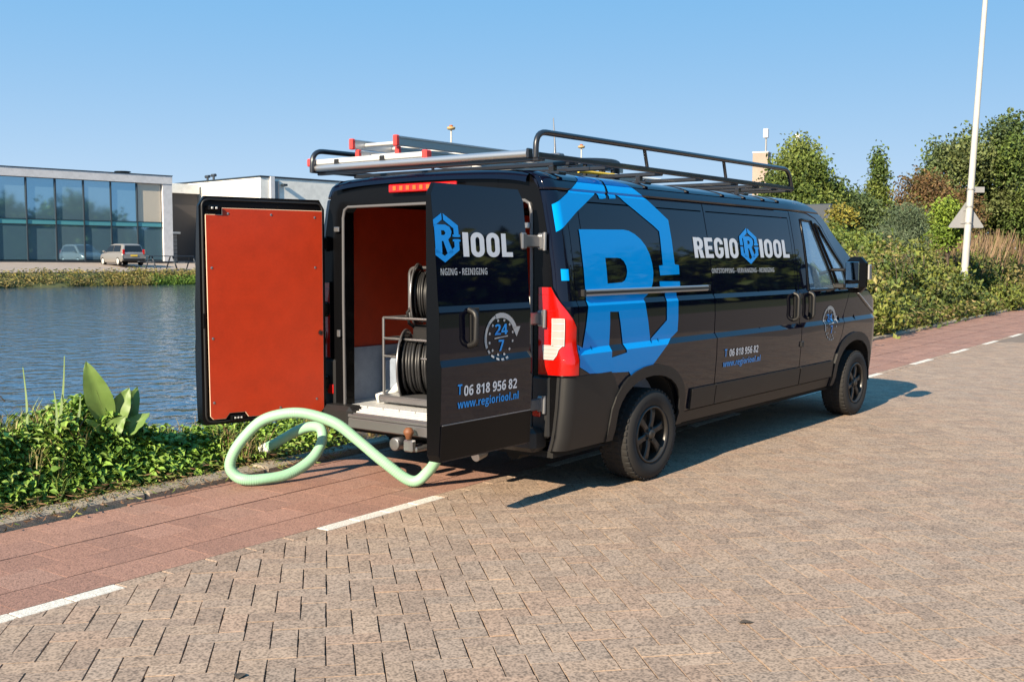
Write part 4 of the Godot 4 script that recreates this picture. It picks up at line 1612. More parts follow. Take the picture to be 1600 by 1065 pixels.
func land() -> void:
	var g := Geo.new()
	g.quad(V(-1600, -1.4, -1600), V(1600, -1.4, -1600), V(1600, -1.4, 1600), V(-1600, -1.4, 1600))
	struct("ground", g, M.far_ground)
	g = Geo.new()
	var rows := []
	g.quad(V(-300, -0.55, -72), V(400, -0.55, -72), V(400, -0.55, -0.8), V(-300, -0.55, -0.8))
	struct("water", g, M.water)
	# near bank: flat behind the kerb, then down to the water; wide on the right
	rng.seed = 21
	var nz := FastNoiseLite.new()
	nz.seed = 4
	nz.frequency = 0.9
	rows = []
	for i in 90:
		var x := -14.0 + i * 0.42 if i < 70 else 15.4 + (i - 69) * 6.0
		var width := lerpf(0.75, 5.5, smoothstep(4.0, 9.0, x)) + 20.0 * smoothstep(16.0, 34.0, x)
		var row := PackedVector3Array()
		for k in 15:
			var u := k / 14.0
			var z := kerb_z(x) - 0.15 - u * (width + 1.5)
			var y := 0.0 + 0.03 * nz.get_noise_2d(x * 2.0, z * 2.0) - 0.95 * smoothstep(width, width + 1.4, u * (width + 1.5))
			row.append(V(x, y, z))
		rows.append(row)
	g = Geo.new()
	g.grid(rows)
	struct("bank_soil", g, M.soil)
	# land across the street
	g = Geo.new()
	g.quad(V(-80, -0.06, 13.0), V(400, -0.06, 13.0), V(400, -0.06, 400), V(-80, -0.06, 400))
	struct("meadow", g, M.verge)
	# far bank and the yard behind it
	rows = []
	for i in 120:
		var x := -60.0 + i * 2.0
		var row := PackedVector3Array()
		for q in [[-68.8, -0.9], [-69.6, -0.55], [-70.2, -0.1], [-71.0, 0.25], [-71.6, 0.45]]:
			row.append(V(x, q[1] + 0.25 * nz.get_noise_2d(x * 0.7, q[0] * 0.9), q[0] + 0.5 * nz.get_noise_2d(x * 0.35, 8.0)))
		rows.append(row)
	g = Geo.new()
	g.grid(rows)
	struct("far_bank", g, M.verge)
	g = Geo.new()
	g.quad(V(-80, 0.42, -71.5), V(200, 0.42, -71.5), V(200, 1.22, -84), V(-80, 1.22, -84))
	g.quad(V(-80, 1.22, -84), V(200, 1.22, -84), V(200, 1.22, -200), V(-80, 1.22, -200))
	struct("yard_pavement", g, M.parking)
	g = Geo.new()
	g.box(V(60, 0.42, -71.45), V(280, 0.16, 0.15), 0.02)
	struct("yard_edge", g, M.dark_recess)

# ---------------------------------------------------------------- plants
func leaf_clump(count: int, size: float, spread: float, seed_: int, aspect := 0.6) -> ArrayMesh:
	var r := RandomNumberGenerator.new()
	r.seed = seed_
	var g := Geo.new()
	for k in count:
		var c := V(r.randfn(), r.randfn(), r.randfn()) * spread * 0.5
		var d := V(r.randfn(), r.randfn() * 0.7 - 0.1, r.randfn()).normalized()
		var s := d.cross(V(r.randfn(), r.randfn() + 1.0, r.randfn()).normalized()).normalized()
		var nn := d.cross(s)
		var l := size * r.randf_range(0.7, 1.25)
		var a := c
		var b := c + d * l * 0.5 + s * l * aspect * 0.5 + nn * l * 0.10
		var e := c + d * l
		var f := c + d * l * 0.5 - s * l * aspect * 0.5 + nn * l * 0.10
		g.tri(a, b, e)
		g.tri(a, e, f)
	return g.mesh(M.leaf)

# all leaves of one crown as one mesh, each clump with its own colour
func leaves(called: String, clumps: Array, parent: Node) -> MeshInstance3D:
	var vs := PackedVector3Array()
	var ns := PackedVector3Array()
	var cs := PackedColorArray()
	for c in clumps:
		var a: Array = c[0]
		var tf: Transform3D = c[1]
		var w: PackedColorArray = PackedColorArray()
		w.resize(a[0].size())
		w.fill(c[2])
		vs.append_array(tf * (a[0] as PackedVector3Array))
		ns.append_array(Transform3D(tf.basis.orthonormalized(), Vector3.ZERO) * (a[1] as PackedVector3Array))
		cs.append_array(w)
	var am := ArrayMesh.new()
	var arr := []
	arr.resize(Mesh.ARRAY_MAX)
	arr[Mesh.ARRAY_VERTEX] = vs
	arr[Mesh.ARRAY_NORMAL] = ns
	arr[Mesh.ARRAY_COLOR] = cs
	am.add_surface_from_arrays(Mesh.PRIMITIVE_TRIANGLES, arr)
	am.surface_set_material(0, M.leaf)
	var o := MeshInstance3D.new()
	o.mesh = am
	o.name = called
	parent.add_child(o, true)
	return o

func parts_of(m: ArrayMesh) -> Array:
	var a := m.surface_get_arrays(0)
	var vs: PackedVector3Array = a[Mesh.ARRAY_VERTEX]
	var ns: PackedVector3Array = a[Mesh.ARRAY_NORMAL]
	return [vs, ns]

func crown(called: String, parent: Node, lobes: Array, per: float, ms: Array, cols: Array, s0: float, s1: float, seed_: int, low := -9.0) -> void:
	var r := RandomNumberGenerator.new()
	r.seed = seed_
	var src := []
	for m in ms:
		src.append(parts_of(m))
	var clumps := []
	for lb in lobes:
		var c: Vector3 = lb[0]
		var rad: Vector3 = lb[1]
		var area := rad.x * rad.y + rad.y * rad.z + rad.x * rad.z
		var n := int(per * area)
		var base: Color = cols[r.randi() % cols.size()]
		if lb.size() > 2:
			base = lb[2]
		for k in n:
			var d := V(r.randfn(), r.randfn(), r.randfn()).normalized()
			var q := pow(r.randf(), 0.38) * (1.0 + 0.12 * r.randfn())
			var p := c + d * rad * q
			if p.y < low:
				continue
			var bs := Basis(V(r.randfn(), r.randfn(), r.randfn()).normalized(), r.randf() * TAU).scaled(Vector3.ONE * r.randf_range(s0, s1))
			var col := base.lerp(cols[r.randi() % cols.size()], r.randf() * 0.7)
			var f := r.randf_range(0.5, 1.5)
			clumps.append([src[r.randi() % src.size()], Transform3D(bs, p), Color(col.r * f, col.g * f, col.b * f)])
	leaves(called, clumps, parent)
	total_clumps += clumps.size()

var total_clumps := 0

func trunk(parent: Node, h: float, r0: float, limbs: Array) -> void:
	var g := Geo.new()
	g.tube([V(0, -0.2, 0), V(0.05, h * 0.35, 0.03), V(-0.04, h * 0.7, 0.0), V(0.02, h, 0.02)], [r0, r0 * 0.8, r0 * 0.6, r0 * 0.2], 9)
	obj("trunk", g, M.bark, parent)
	for l in limbs:
		g = Geo.new()
		var a := V(0, l[0], 0)
		g.tube([a, a.lerp(l[1], 0.5) + V(0, 0.15, 0), l[1]], [r0 * 0.45, r0 * 0.3, r0 * 0.1], 7)
		obj("limb", g, M.bark, parent)

func C(r: float, g: float, b: float) -> Color:
	return Color(r, g, b)

func tree(called: String, label: String, at: Vector3, lobes: Array, per: float, ms: Array, cols: Array, s0: float, s1: float, seed_: int, th: float, tr: float) -> void:
	var t := thing(called, label, "tree" if called.ends_with("tree") else "bush", at, 0.0)
	var limbs := []
	for l in lobes:
		limbs.append([maxf(0.3, l[0].y * 0.55), l[0]])
	trunk(t, th, tr, limbs.slice(0, 6))
	crown("crown", t, lobes, per, ms, cols, s0, s1, seed_, 0.05)

func random_lobes(seed_: int, n: int, c: Vector3, rad: Vector3, size: float) -> Array:
	var r := RandomNumberGenerator.new()
	r.seed = seed_
	var out := []
	for k in n:
		var d := V(r.randfn(), r.randfn(), r.randfn()).normalized() * pow(r.randf(), 0.4)
		out.append([c + d * rad, Vector3.ONE * size * r.randf_range(0.65, 1.25) * V(1, 0.85, 1)])
	return out

func vegetation() -> void:
	var big := [leaf_clump(10, 0.17, 0.42, 1), leaf_clump(10, 0.15, 0.36, 2)]
	var mid := [leaf_clump(8, 0.11, 0.24, 3), leaf_clump(8, 0.095, 0.2, 4)]
	var thin := [leaf_clump(9, 0.12, 0.26, 5, 0.22), leaf_clump(9, 0.10, 0.24, 6, 0.2)]
	var green := [C(0.105, 0.145, 0.03), C(0.075, 0.115, 0.026), C(0.14, 0.17, 0.04), C(0.055, 0.085, 0.022)]
	var cool := [C(0.075, 0.11, 0.042), C(0.10, 0.13, 0.05), C(0.055, 0.085, 0.034)]
	var grey := [C(0.115, 0.15, 0.085), C(0.09, 0.125, 0.07), C(0.13, 0.16, 0.10)]
	var rust := [C(0.13, 0.075, 0.035), C(0.10, 0.065, 0.03), C(0.09, 0.08, 0.03)]
	var lime := [C(0.16, 0.22, 0.03), C(0.13, 0.20, 0.03), C(0.11, 0.16, 0.03)]
	var gold := [C(0.26, 0.20, 0.035), C(0.20, 0.17, 0.03), C(0.13, 0.13, 0.03)]
	var bramble := [C(0.13, 0.155, 0.03), C(0.16, 0.18, 0.04), C(0.085, 0.115, 0.026), C(0.20, 0.16, 0.07), C(0.045, 0.07, 0.02)]
	var straw := [C(0.24, 0.16, 0.10), C(0.19, 0.125, 0.08), C(0.14, 0.13, 0.05)]
	# trees behind the van, left to right
	var L := random_lobes(31, 16, V(0, 3.4, 0), V(1.7, 2.0, 1.6), 0.95)
	L.append([V(0.3, 5.7, 0), V(0.8, 0.9, 0.8)])
	L.append([V(-0.8, 5.0, 0), V(0.9, 0.9, 0.8)])
	tree("broadleaf_tree", "mid green leafy tree rising behind the van's cab, left of the gap of sky", V(37.0, 0, -13.2), L, 150, big, green, 0.6, 1.15, 41, 4.6, 0.16)
	L = random_lobes(32, 10, V(0, 2.8, 0), V(1.4, 1.9, 1.2), 0.9)
	tree("broadleaf_tree", "darker leafy tree beside the mid green one, nearer to the pointed poplar", V(42.5, 0, -13.0), L, 150, big, cool, 0.6, 1.15, 42, 4.0, 0.15)
	L = []
	for k in 8:
		L.append([V(0.1 * sin(k * 2.0), 1.2 + k * 0.72, 0.1 * cos(k * 3.0)), V(0.85 - 0.085 * k, 0.7, 0.85 - 0.085 * k)])
	tree("poplar_tree", "narrow pointed green tree standing alone against the sky", V(47.0, 0, -13.2), L, 210, big, green, 0.65, 1.1, 43, 5.6, 0.14)
	L = random_lobes(33, 12, V(0, 2.9, 0), V(2.6, 1.5, 1.0), 0.9)
	tree("broadleaf_tree", "low wide tree crown filling the skyline right of the pointed poplar", V(50.0, 0, -12.2), L, 170, big, green + rust.slice(0, 1), 0.7, 1.2, 44, 3.6, 0.15)
	L = random_lobes(34, 11, V(0, 1.9, 0), V(1.0, 1.1, 0.8), 0.62)
	tree("willow_bush", "grey green willow bush with fine leaves in the middle of the hedge", V(27.6, 0, -6.0), L, 420, thin, grey, 0.8, 1.3, 45, 2.0, 0.08)
	L = random_lobes(35, 14, V(0, 3.2, 0), V(1.5, 1.8, 1.2), 0.85)
	tree("rusty_bush", "tall reddish brown bush left of the street lamp", V(37.4, 0, -7.4), L, 190, mid, rust + green.slice(0, 1), 0.8, 1.4, 46, 3.6, 0.12)
	L = random_lobes(36, 30, V(-0.3, 4.0, -0.6), V(2.6, 2.8, 3.0), 0.85)
	for q in [V(-1.3, 6.7, 0.0), V(0.2, 7.1, 0.2), V(1.6, 6.9, -0.2), V(-2.2, 5.9, -1.9), V(-1.6, 5.2, -2.6), V(-1.2, 6.4, -1.2), V(0.9, 6.2, 0.4), V(3.0, 6.0, 0)]:
		L.append([q, V(0.65, 0.6, 0.6)])
	tree("broadleaf_tree", "big open crowned tree on the right edge, right of the street lamp", V(43.6, 0, -6.6), L, 82, big, cool + green + [C(0.13, 0.15, 0.055)], 0.7, 1.15, 47, 6.2, 0.22)
	L = random_lobes(37, 6, V(0, 2.45, 0), V(0.22, 0.55, 0.22), 0.27)
	tree("lime_bush", "bright lime green bush standing just left of the triangular sign", V(25.6, 0, -3.95), L, 480, mid, lime, 0.7, 1.2, 48, 2.4, 0.05)
	L = random_lobes(38, 9, V(0, 2.0, 0), V(0.35, 1.4, 0.35), 0.42)
	tree("yellow_bush", "yellowing narrow bush beside the dark container behind the van", V(27.6, 0, -7.9), L, 380, mid, gold + green.slice(0, 1), 0.7, 1.3, 49, 2.8, 0.06)
	# brambles along the kerb: one mound after another
	rng.seed = 51
	var where := ["right in front of the van's nose", "second from the van's nose", "third from the van's nose, below the willow bush", "fourth from the van's nose", "just left of the lamp foot", "behind the lamp foot", "just right of the lamp foot", "second right of the lamp", "third right of the lamp", "fourth right of the lamp", "fifth right of the lamp, near the right edge", "last at the right edge of the picture"]
	for k in 12:
		var x := 8.2 + k * 3.1
		var z := kerb_z(x) - 1.6
		var hh: float = [1.5, 1.75, 1.8, 1.7, 1.75, 1.6, 1.65, 1.7, 1.75, 1.7, 1.8, 1.9][k]
		var LL := []
		for j in 15:
			var px := rng.randf_range(-1.9, 1.9)
			var pz := rng.randf_range(-1.0, 1.25)
			var top := hh * (1.0 - 0.62 * smoothstep(0.2, 1.25, pz)) * rng.randf_range(0.75, 1.05)
			LL.append([V(px, top * 0.52, pz), V(rng.randf_range(0.5, 0.8), top * 0.5, rng.randf_range(0.38, 0.55)), bramble[rng.randi() % 5]])
		var t := thing("bramble_bush", "wild bramble mound along the kerb, " + where[k], "bush", V(x, 0, z), 0.0, "brambles along the kerb on the right")
		crown("crown", t, LL, 270, mid, bramble, 0.4, 1.45, 60 + k, 0.0)
		var g := Geo.new()
		for j in 7:
			var a := rng.randf() * TAU
			var o := V(rng.randf_range(-1.2, 1.2), 0, rng.randf_range(-0.4, 0.9))
			var rc := rng.randf_range(0.4, 0.9)
			var pts := []
			for m in 7:
				var u := m / 6.0
				pts.append(o + V(cos(a) * rc * u, hh * (0.75 * sin(u * 2.2) + 0.2), sin(a) * rc * u * 0.6))
			g.tube(pts, 0.008, 4, false)
		obj("stem", g, M.bark, t)
	for k in range(1, 7):
		var x := 12.0 + k * 4.4
		var LL := []
		for j in 10:
			LL.append([V(rng.randf_range(-2.2, 2.2), rng.randf_range(0.6, 1.7), rng.randf_range(-1.0, 1.0)), V(0.8, 0.65, 0.7)])
		var t := thing("hedge_bush", "tall green shrub in the second row of the hedge, " + ["behind the van's bonnet", "behind the second bramble mound", "left of the willow bush", "under the rusty bush", "behind the lamp pole", "under the big open tree", "at the far right end"][k], "bush", V(x, 0, kerb_z(x) - 4.0), 0.0, "shrubs of the second hedge row")
		var g := Geo.new()
		g.tube([V(0, 0, 0), V(0.1, 0.9, 0), V(0.0, 1.8, 0.1)], [0.05, 0.035, 0.01], 6)
		obj("stem", g, M.bark, t)
		crown("crown", t, LL, 230, mid, green + bramble.slice(0, 2), 0.8, 1.4, 80 + k, 0.0)
	# dry tall grass right of the lamp
	var blades := Geo.new()
	var r := RandomNumberGenerator.new()
	r.seed = 5
	for k in 14:
		var o := V(r.randfn() * 0.12, 0, r.randfn() * 0.07)
		var d := V(r.randfn() * 0.22, 1.0, r.randfn() * 0.22)
		var s := V(r.randfn(), 0, r.randfn()).normalized() * 0.007
		var l := r.randf_range(0.55, 1.15)
		blades.quad(o - s, o + s, o + d * l * 0.6 + s * 0.8, o + d * l * 0.6 - s * 0.8)
		blades.quad(o + d * l * 0.6 - s * 1.5, o + d * l * 0.6 + s * 1.5, o + d * l + s * 0.5 + V(0.05, 0, 0), o + d * l - s * 0.5 + V(0.05, 0, 0))
	var bmesh := blades.mesh(M.leaf)
	rng.seed = 52
	for q in [[33.0, 2.6, 1.9, "right of the lamp pole"], [37.5, 2.8, 2.1, "near the right edge of the picture"], [29.2, 1.6, 1.5, "close behind the lamp pole"]]:
		var t := thing("dry_grass", "tuft of tall straw coloured dry grass above the brambles, " + q[3], "grass", V(q[0], 0, kerb_z(q[0]) - 2.3), 0.0, "tufts of dry grass")
		var cl := []
		var src := parts_of(bmesh)
		for k in 300:
			var c: Color = straw[rng.randi() % 3]
			cl.append([src, Transform3D(Basis(Vector3.UP, rng.randf() * TAU).scaled(Vector3.ONE * q[2] * rng.randf_range(0.7, 1.15)), V(rng.randfn() * q[1] * 0.45, 0, rng.randfn() * 0.45)), c * rng.randf_range(0.8, 1.2)])
		leaves("blades", cl, t)
	# weeds at the foot of the hedge
	var weed := leaf_clump(10, 0.09, 0.16, 8, 0.35)
	var tf := []
	var cc := []
	rng.seed = 53
	for k in 2600:
		var x := rng.randf_range(5.0, 42.0)
		var z := kerb_z(x) - 0.12 - absf(rng.randfn()) * 0.4
		tf.append(Transform3D(Basis(Vector3.UP, rng.randf() * TAU).scaled(Vector3.ONE * rng.randf_range(0.6, 1.5)), V(x, 0.06 + rng.randf() * 0.18, z)))
		var c: Color = [C(0.13, 0.16, 0.03), C(0.22, 0.17, 0.08), C(0.09, 0.13, 0.03), C(0.17, 0.17, 0.05)][rng.randi() % 4]
		cc.append(c * rng.randf_range(0.7, 1.3))
	var o := many("roadside_weeds", weed, tf, cc, self)
	tag(o, "low weeds and dry grass at the foot of the hedge along the kerb", "weeds", "", "stuff")
	# reeds and grass on the far bank
	tf = []
	cc = []
	rng.seed = 54
	var tuft := leaf_clump(16, 0.30, 0.42, 9, 0.25)
	for k in 8000:
		var x := rng.randf_range(10.0, 75.0)
		var u := rng.randf()
		var z := -69.3 - 2.1 * u
		var hh := maxf(0.0, sin(x * 0.9) * 0.12 + sin(x * 2.3 + 1.0) * 0.1)
		tf.append(Transform3D(Basis(Vector3.UP, rng.randf() * TAU).scaled(Vector3.ONE * rng.randf_range(0.5, 1.0)), V(x, -0.62 + 0.80 * u + hh + rng.randf() * 0.12, z + 0.5 * sin(x * 0.3))))
		var c: Color = [C(0.24, 0.19, 0.05), C(0.17, 0.18, 0.05), C(0.29, 0.23, 0.09), C(0.12, 0.14, 0.04), C(0.20, 0.16, 0.07)][(rng.randi() + int(x * 0.6)) % 5]
		if x > 44.0 and u < 0.4:
			c = C(0.11, 0.19, 0.03)
		cc.append(c * rng.randf_range(0.6, 1.3))
	o = many("far_bank_growth", tuft, tf, cc, self)
	tag(o, "yellowish grass and reeds covering the far bank of the water", "reeds", "", "stuff")
	near_bank()
	# a few fallen leaves on the road
	for q in [[-2.32, 2.93, "dark dry leaf lying alone on the open paving at the lower right"], [-3.98, 1.72, "brown dead leaf on the paving near the bottom left corner"]]:
		var lg := Geo.new()
		var lr := []
		for j in 6:
			var u := j / 5.0
			var row := PackedVector3Array()
			for i in 5:
				var e := (i - 2) / 2.0
				row.append(V(0.065 * (u - 0.5), 0.003 + 0.004 * e * e * sin(PI * u) + 0.002 * sin(u * 5.0), 0.022 * e * sin(PI * clampf(u, 0.04, 0.97))))
			lr.append(row)
		lg.grid(lr)
		var dl := obj("dead_leaf", lg, M.bark)
		dl.position = V(q[0], 0.0, q[1])
		dl.rotation.y = q[0] * 3.0
		tag(dl, q[2], "leaf", "dead leaves on the road")
	# wood across the street, seen mirrored in glass and paint
	tf = []
	cc = []
	rng.seed = 55
	var lump := leaf_clump(30, 1.2, 2.2, 10)
	for k in 3600:
		var x := rng.randf_range(10.0, 190.0)
		var top := 9.0 + 2.6 * sin(x * 0.11) + 1.6 * sin(x * 0.31 + 2.0) + 1.2 * sin(x * 0.9)
		tf.append(Transform3D(Basis(V(rng.randfn(), rng.randfn(), rng.randfn()).normalized(), rng.randf() * TAU), V(x, pow(rng.randf(), 1.15) * top, 36.0 + rng.randfn() * 1.6)))
		cc.append(green[rng.randi() % 4] * rng.randf_range(0.7, 1.2))
	o = many("wood_across_the_street", lump, tf, cc, self)
	tag(o, "wood across the street, mirrored in the glass front and the van's side", "wood", "", "stuff")

func near_bank() -> void:
	# leafy cover between kerb and water
	var r := RandomNumberGenerator.new()
	r.seed = 71
	var sprigs := []
	for q in 3:
		var g := Geo.new()
		for k in 7:
			var a := k * 2.4 + q
			var h := 0.018 * k
			var out := V(cos(a), r.randf_range(-0.25, 0.45), sin(a)).normalized()
			var s := out.cross(Vector3.UP).normalized()
			var l := r.randf_range(0.036, 0.060)
			var w := l * r.randf_range(0.30, 0.42)
			var b := V(0, h - 0.05, 0) + out * 0.012
			var up := s.cross(out) * l * 0.16
			var m1 := b + out * l * 0.35
			var m2 := b + out * l * 0.70 - V(0, 0.004, 0)
			var tip := b + out * l - V(0, 0.012, 0)
			g.tri(b, m1 + s * w + up, m1)
			g.tri(b, m1, m1 - s * w + up)
			g.quad(m1, m1 + s * w + up, m2 + s * w * 0.7 + up, m2)
			g.quad(m1 - s * w + up, m1, m2, m2 - s * w * 0.7 + up)
			g.tri(m2, m2 + s * w * 0.7 + up, tip)
			g.tri(m2 - s * w * 0.7 + up, m2, tip)
		sprigs.append(g.mesh(M.leaf))
	var nz := FastNoiseLite.new()
	nz.seed = 8
	nz.frequency = 0.55
	var pal := [C(0.105, 0.19, 0.03), C(0.155, 0.255, 0.04), C(0.20, 0.32, 0.05), C(0.25, 0.365, 0.07), C(0.32, 0.40, 0.11)]
	var sets := [[[], []], [[], []], [[], []]]
	for k in 30000:
		var x := r.randf_range(-6.6, -0.3)
		var u := r.randf()
		var z := kerb_z(x) - 0.22 - u * 1.25
		var thin := smoothstep(-1.9, -1.2, x)
		if r.randf() < thin * 0.85:
			continue
		var hgt := (0.12 + 0.38 * smoothstep(0.0, 0.26, u)) * (0.85 + 0.5 * nz.get_noise_2d(x * 3.0, z * 3.0)) * (1.0 - 0.62 * smoothstep(-2.35, -1.85, x))
		hgt *= 1.0 - 0.75 * smoothstep(0.75, 1.0, u)
		hgt *= 0.86 + 0.14 * smoothstep(-2.9, -2.6, x)
		var base := -0.02 - 0.5 * smoothstep(0.65, 1.0, u)
		var y := base + hgt * (1.0 - pow(r.randf(), 2.0) * 0.85) + 0.03
		var tilt := Basis(V(r.randfn(), 0, r.randfn()).normalized(), r.randfn() * 0.4)
		var s := r.randi() % 3
		sets[s][0].append(Transform3D((tilt * Basis(Vector3.UP, r.randf() * TAU)).scaled(Vector3.ONE * r.randf_range(0.5, 1.45)), V(x, y, z)))
		var c: Color = pal[clampi(int(2.0 + 2.4 * nz.get_noise_2d(x * 6.0, z * 6.0 + 40.0) + r.randfn() * 0.9), 0, 4)]
		sets[s][1].append(c * r.randf_range(0.7, 1.3))
	var cover := Node3D.new()
	cover.name = "bank_plants"
	add_child(cover, true)
	tag(cover, "low leafy green plants covering the bank between the kerb and the water", "plants", "", "stuff")
	for s in 3:
		many("leaves", sprigs[s], sets[s][0], sets[s][1], cover).set_meta("kind", "stuff")
	# grasses and dead stems between the leaves
	var gt := Geo.new()
	for k in 9:
		var a := k * 2.4
		var d := V(cos(a) * r.randf_range(0.1, 0.5), 1.0, sin(a) * r.randf_range(0.1, 0.5))
		var sd := V(-sin(a), 0, cos(a)) * 0.0035
		var l := r.randf_range(0.12, 0.30)
		var p0 := V(cos(a), 0, sin(a)) * 0.012
		var p1 := p0 + d * l * 0.6
		var p2 := p0 + d * l + V(cos(a), -0.35, sin(a)) * l * 0.25
		gt.quad(p0 - sd, p0 + sd, p1 + sd, p1 - sd)
		gt.tri(p1 - sd, p1 + sd, p2)
	var gtf := []
	var gcc := []
	for k in 1300:
		var x := r.randf_range(-6.0, 0.6)
		var u := pow(r.randf(), 1.3)
		if nz.get_noise_2d(x * 2.0 + 70.0, u * 3.0) < 0.10:
			continue
		gtf.append(Transform3D(Basis(Vector3.UP, r.randf() * TAU).scaled(Vector3.ONE * r.randf_range(0.4, 1.0)), V(x, 0.05 + 0.32 * smoothstep(0.0, 0.3, u) * (1.0 - 0.7 * smoothstep(-2.35, -1.85, x)), kerb_z(x) - 0.2 - u * 1.1)))
		gcc.append([C(0.24, 0.27, 0.07), C(0.30, 0.26, 0.11), C(0.16, 0.21, 0.05), C(0.20, 0.13, 0.07)][r.randi() % 4] * r.randf_range(0.7, 1.2))
	tag(many("bank_grass", gt.mesh(M.leaf), gtf, gcc, self), "thin grass and dead stems standing among the low bank plants", "grass", "", "stuff")
	# dry litter and grass tufts by the kerb
	var litter := leaf_clump(7, 0.07, 0.09, 12, 0.12)
	var tf := []
	var cc := []
	for k in 1500:
		var x := r.randf_range(-5.5, 1.5)
		var z := kerb_z(x) - 0.02 - absf(r.randfn()) * 0.17
		if fposmod(x, 1.0) > 0.75:
			z = kerb_z(x) + 0.01 - absf(r.randfn()) * 0.2
		if r.randf() < 0.5 * smoothstep(-3.2, -2.0, x):
			continue
		tf.append(Transform3D(Basis(Vector3.UP, r.randf() * TAU).scaled(Vector3.ONE * r.randf_range(0.3, 1.0)), V(x, 0.055 + r.randf() * 0.02, z)))
		cc.append([C(0.19, 0.20, 0.05), C(0.24, 0.15, 0.07), C(0.13, 0.17, 0.04), C(0.16, 0.09, 0.05)][r.randi() % 4] * r.randf_range(0.7, 1.2))
	var o := many("kerb_litter", litter, tf, cc, self)
	tag(o, "dry litter and small grass along the back of the kerb", "litter", "", "stuff")
	# dock plant with big leaves
	var t := thing("dock_plant", "dock plant with big upright pale green leaves above the low bank plants", "plant", V(-2.42, -0.02, -1.60))
	for q in [[V(0.0, 0.44, 0.02), V(-0.14, 0.87, 0.0), 0.085, V(-0.55, 0.15, 0.8)], [V(0.02, 0.42, 0.04), V(0.11, 0.68, 0.10), 0.07, V(-0.6, 0.4, 0.7)], [V(0.03, 0.42, 0.03), V(0.20, 0.60, -0.02), 0.075, V(0.85, 0.1, 0.35)], [V(-0.03, 0.35, 0.05), V(0.05, 0.50, 0.14), 0.06, V(-0.3, 0.6, 0.7)], [V(-0.02, 0.36, 0.0), V(-0.02, 0.58, -0.12), 0.05, V(0.2, 0.3, 0.9)], [V(0.06, 0.36, 0.10), V(0.22, 0.50, 0.16), 0.06, V(-0.3, 0.8, 0.5)], [V(-0.06, 0.34, 0.08), V(-0.22, 0.50, 0.10), 0.055, V(0.1, 0.8, 0.6)], [V(0.10, 0.36, 0.0), V(0.26, 0.66, -0.04), 0.06, V(-0.4, 0.25, 0.9)]]:
		var g := Geo.new()
		var a: Vector3 = q[0]
		var b: Vector3 = q[1]
		var d := b - a
		var nn: Vector3 = q[3].normalized()
		var s := d.normalized().cross(nn).normalized()
		nn = s.cross(d.normalized())
		var rows := []
		for j in 13:
			var u := j / 12.0
			var w: float = q[2] * pow(sin(PI * pow(u, 0.75)), 0.75) if j < 12 else 0.001
			var row := PackedVector3Array()
			for k in 7:
				var e := (k - 3) / 3.0
				row.append(a + d * u + s * (w * e) + nn * (0.05 * sin(u * 2.6) * d.length() + absf(e) * w * 0.35 + 0.006 * sin(u * 19.0 + k) * absf(e)))
			rows.append(row)
		g.grid(rows)
		obj("leaf", g, M.dock_leaf, t)
		g = Geo.new()
		g.tube([V(0, 0.02, 0), a.lerp(V(0, 0, 0), 0.4), a, a + d * 0.5 + nn * 0.05 * sin(1.3) * d.length(), a + d * 0.95 + nn * 0.05 * sin(2.5) * d.length()], [0.007, 0.006, 0.005, 0.0035, 0.001], 6)
		obj("leaf_stalk", g, M.blade, t)
	# single tall blades
	var bl := [[V(-3.00, 0.36, -1.55), V(-2.88, 0.82, -1.80), "leaning tall grass blade, leftmost of the four by the dock plant"], [V(-2.84, 0.40, -1.50), V(-2.80, 0.68, -1.58), "short upright grass blade between the two taller ones"], [V(-2.80, 0.40, -1.55), V(-2.70, 0.89, -1.62), "tallest grass blade, just left of the dock plant"], [V(-2.70, 0.42, -1.52), V(-2.64, 0.63, -1.55), "small dark grass blade closest to the dock plant"]]
	for q in bl:
		var g := Geo.new()
		var a: Vector3 = q[0]
		var b: Vector3 = q[1]
		var s := (b - a).cross(V(0.6, 0, -0.8)).normalized() * -1.0
		var sd := (b - a).normalized().cross(V(0.793, 0, -0.604)).normalized()
		for j in 8:
			var u0 := j / 8.0
			var u1 := (j + 1) / 8.0
			var w0 := 0.010 * (1.0 - u0 * u0)
			var w1 := 0.010 * (1.0 - u1 * u1)
			var p0 := a.lerp(b, u0) + V(0.012, 0, 0.008) * sin(u0 * 3.0)
			var p1 := a.lerp(b, u1) + V(0.012, 0, 0.008) * sin(u1 * 3.0)
			g.quad(p0 - sd * w0, p0 + V(0.004, 0, 0.004), p1 + V(0.004, 0, 0.004), p1 - sd * w1)
			g.quad(p0 + V(0.004, 0, 0.004), p0 + sd * w0, p1 + sd * w1, p1 + V(0.004, 0, 0.004))
		g.tube([V(a.x, -0.02, a.z + 0.05), a], 0.006, 5)
		tag(obj("grass_blade", g, M.blade, self), q[2], "grass", "tall grass blades by the dock plant")
	var g := Geo.new()
	g.tube([V(-3.42, 0.2, -1.5), V(-3.36, 0.55, -1.6), V(-3.26, 0.70, -1.62), V(-3.16, 0.72, -1.62), V(-3.10, 0.64, -1.6)], 0.004, 5)
	tag(obj("arched_stem", g, M.bark, self), "thin dark stem arching over at the left edge above the bank plants", "stem")
	g = Geo.new()
	rng.seed = 3
	var rows := []
	for j in 7:
		var row := PackedVector3Array()
		for k in 10:
			var a := TAU * k / 10.0
			var b := PI * j / 6.0
			row.append(V(-1.83, 0.14, -1.62) + V(0.10 * sin(b) * cos(a), 0.06 * cos(b), 0.07 * sin(b) * sin(a)) * (1.0 + 0.12 * sin(k * 2.1 + j)))
		rows.append(row)
	g.grid(rows, true)
	tag(obj("red_stone", g, M.red_stone, self), "lump of red stone on the bank under the left rear door", "stone")

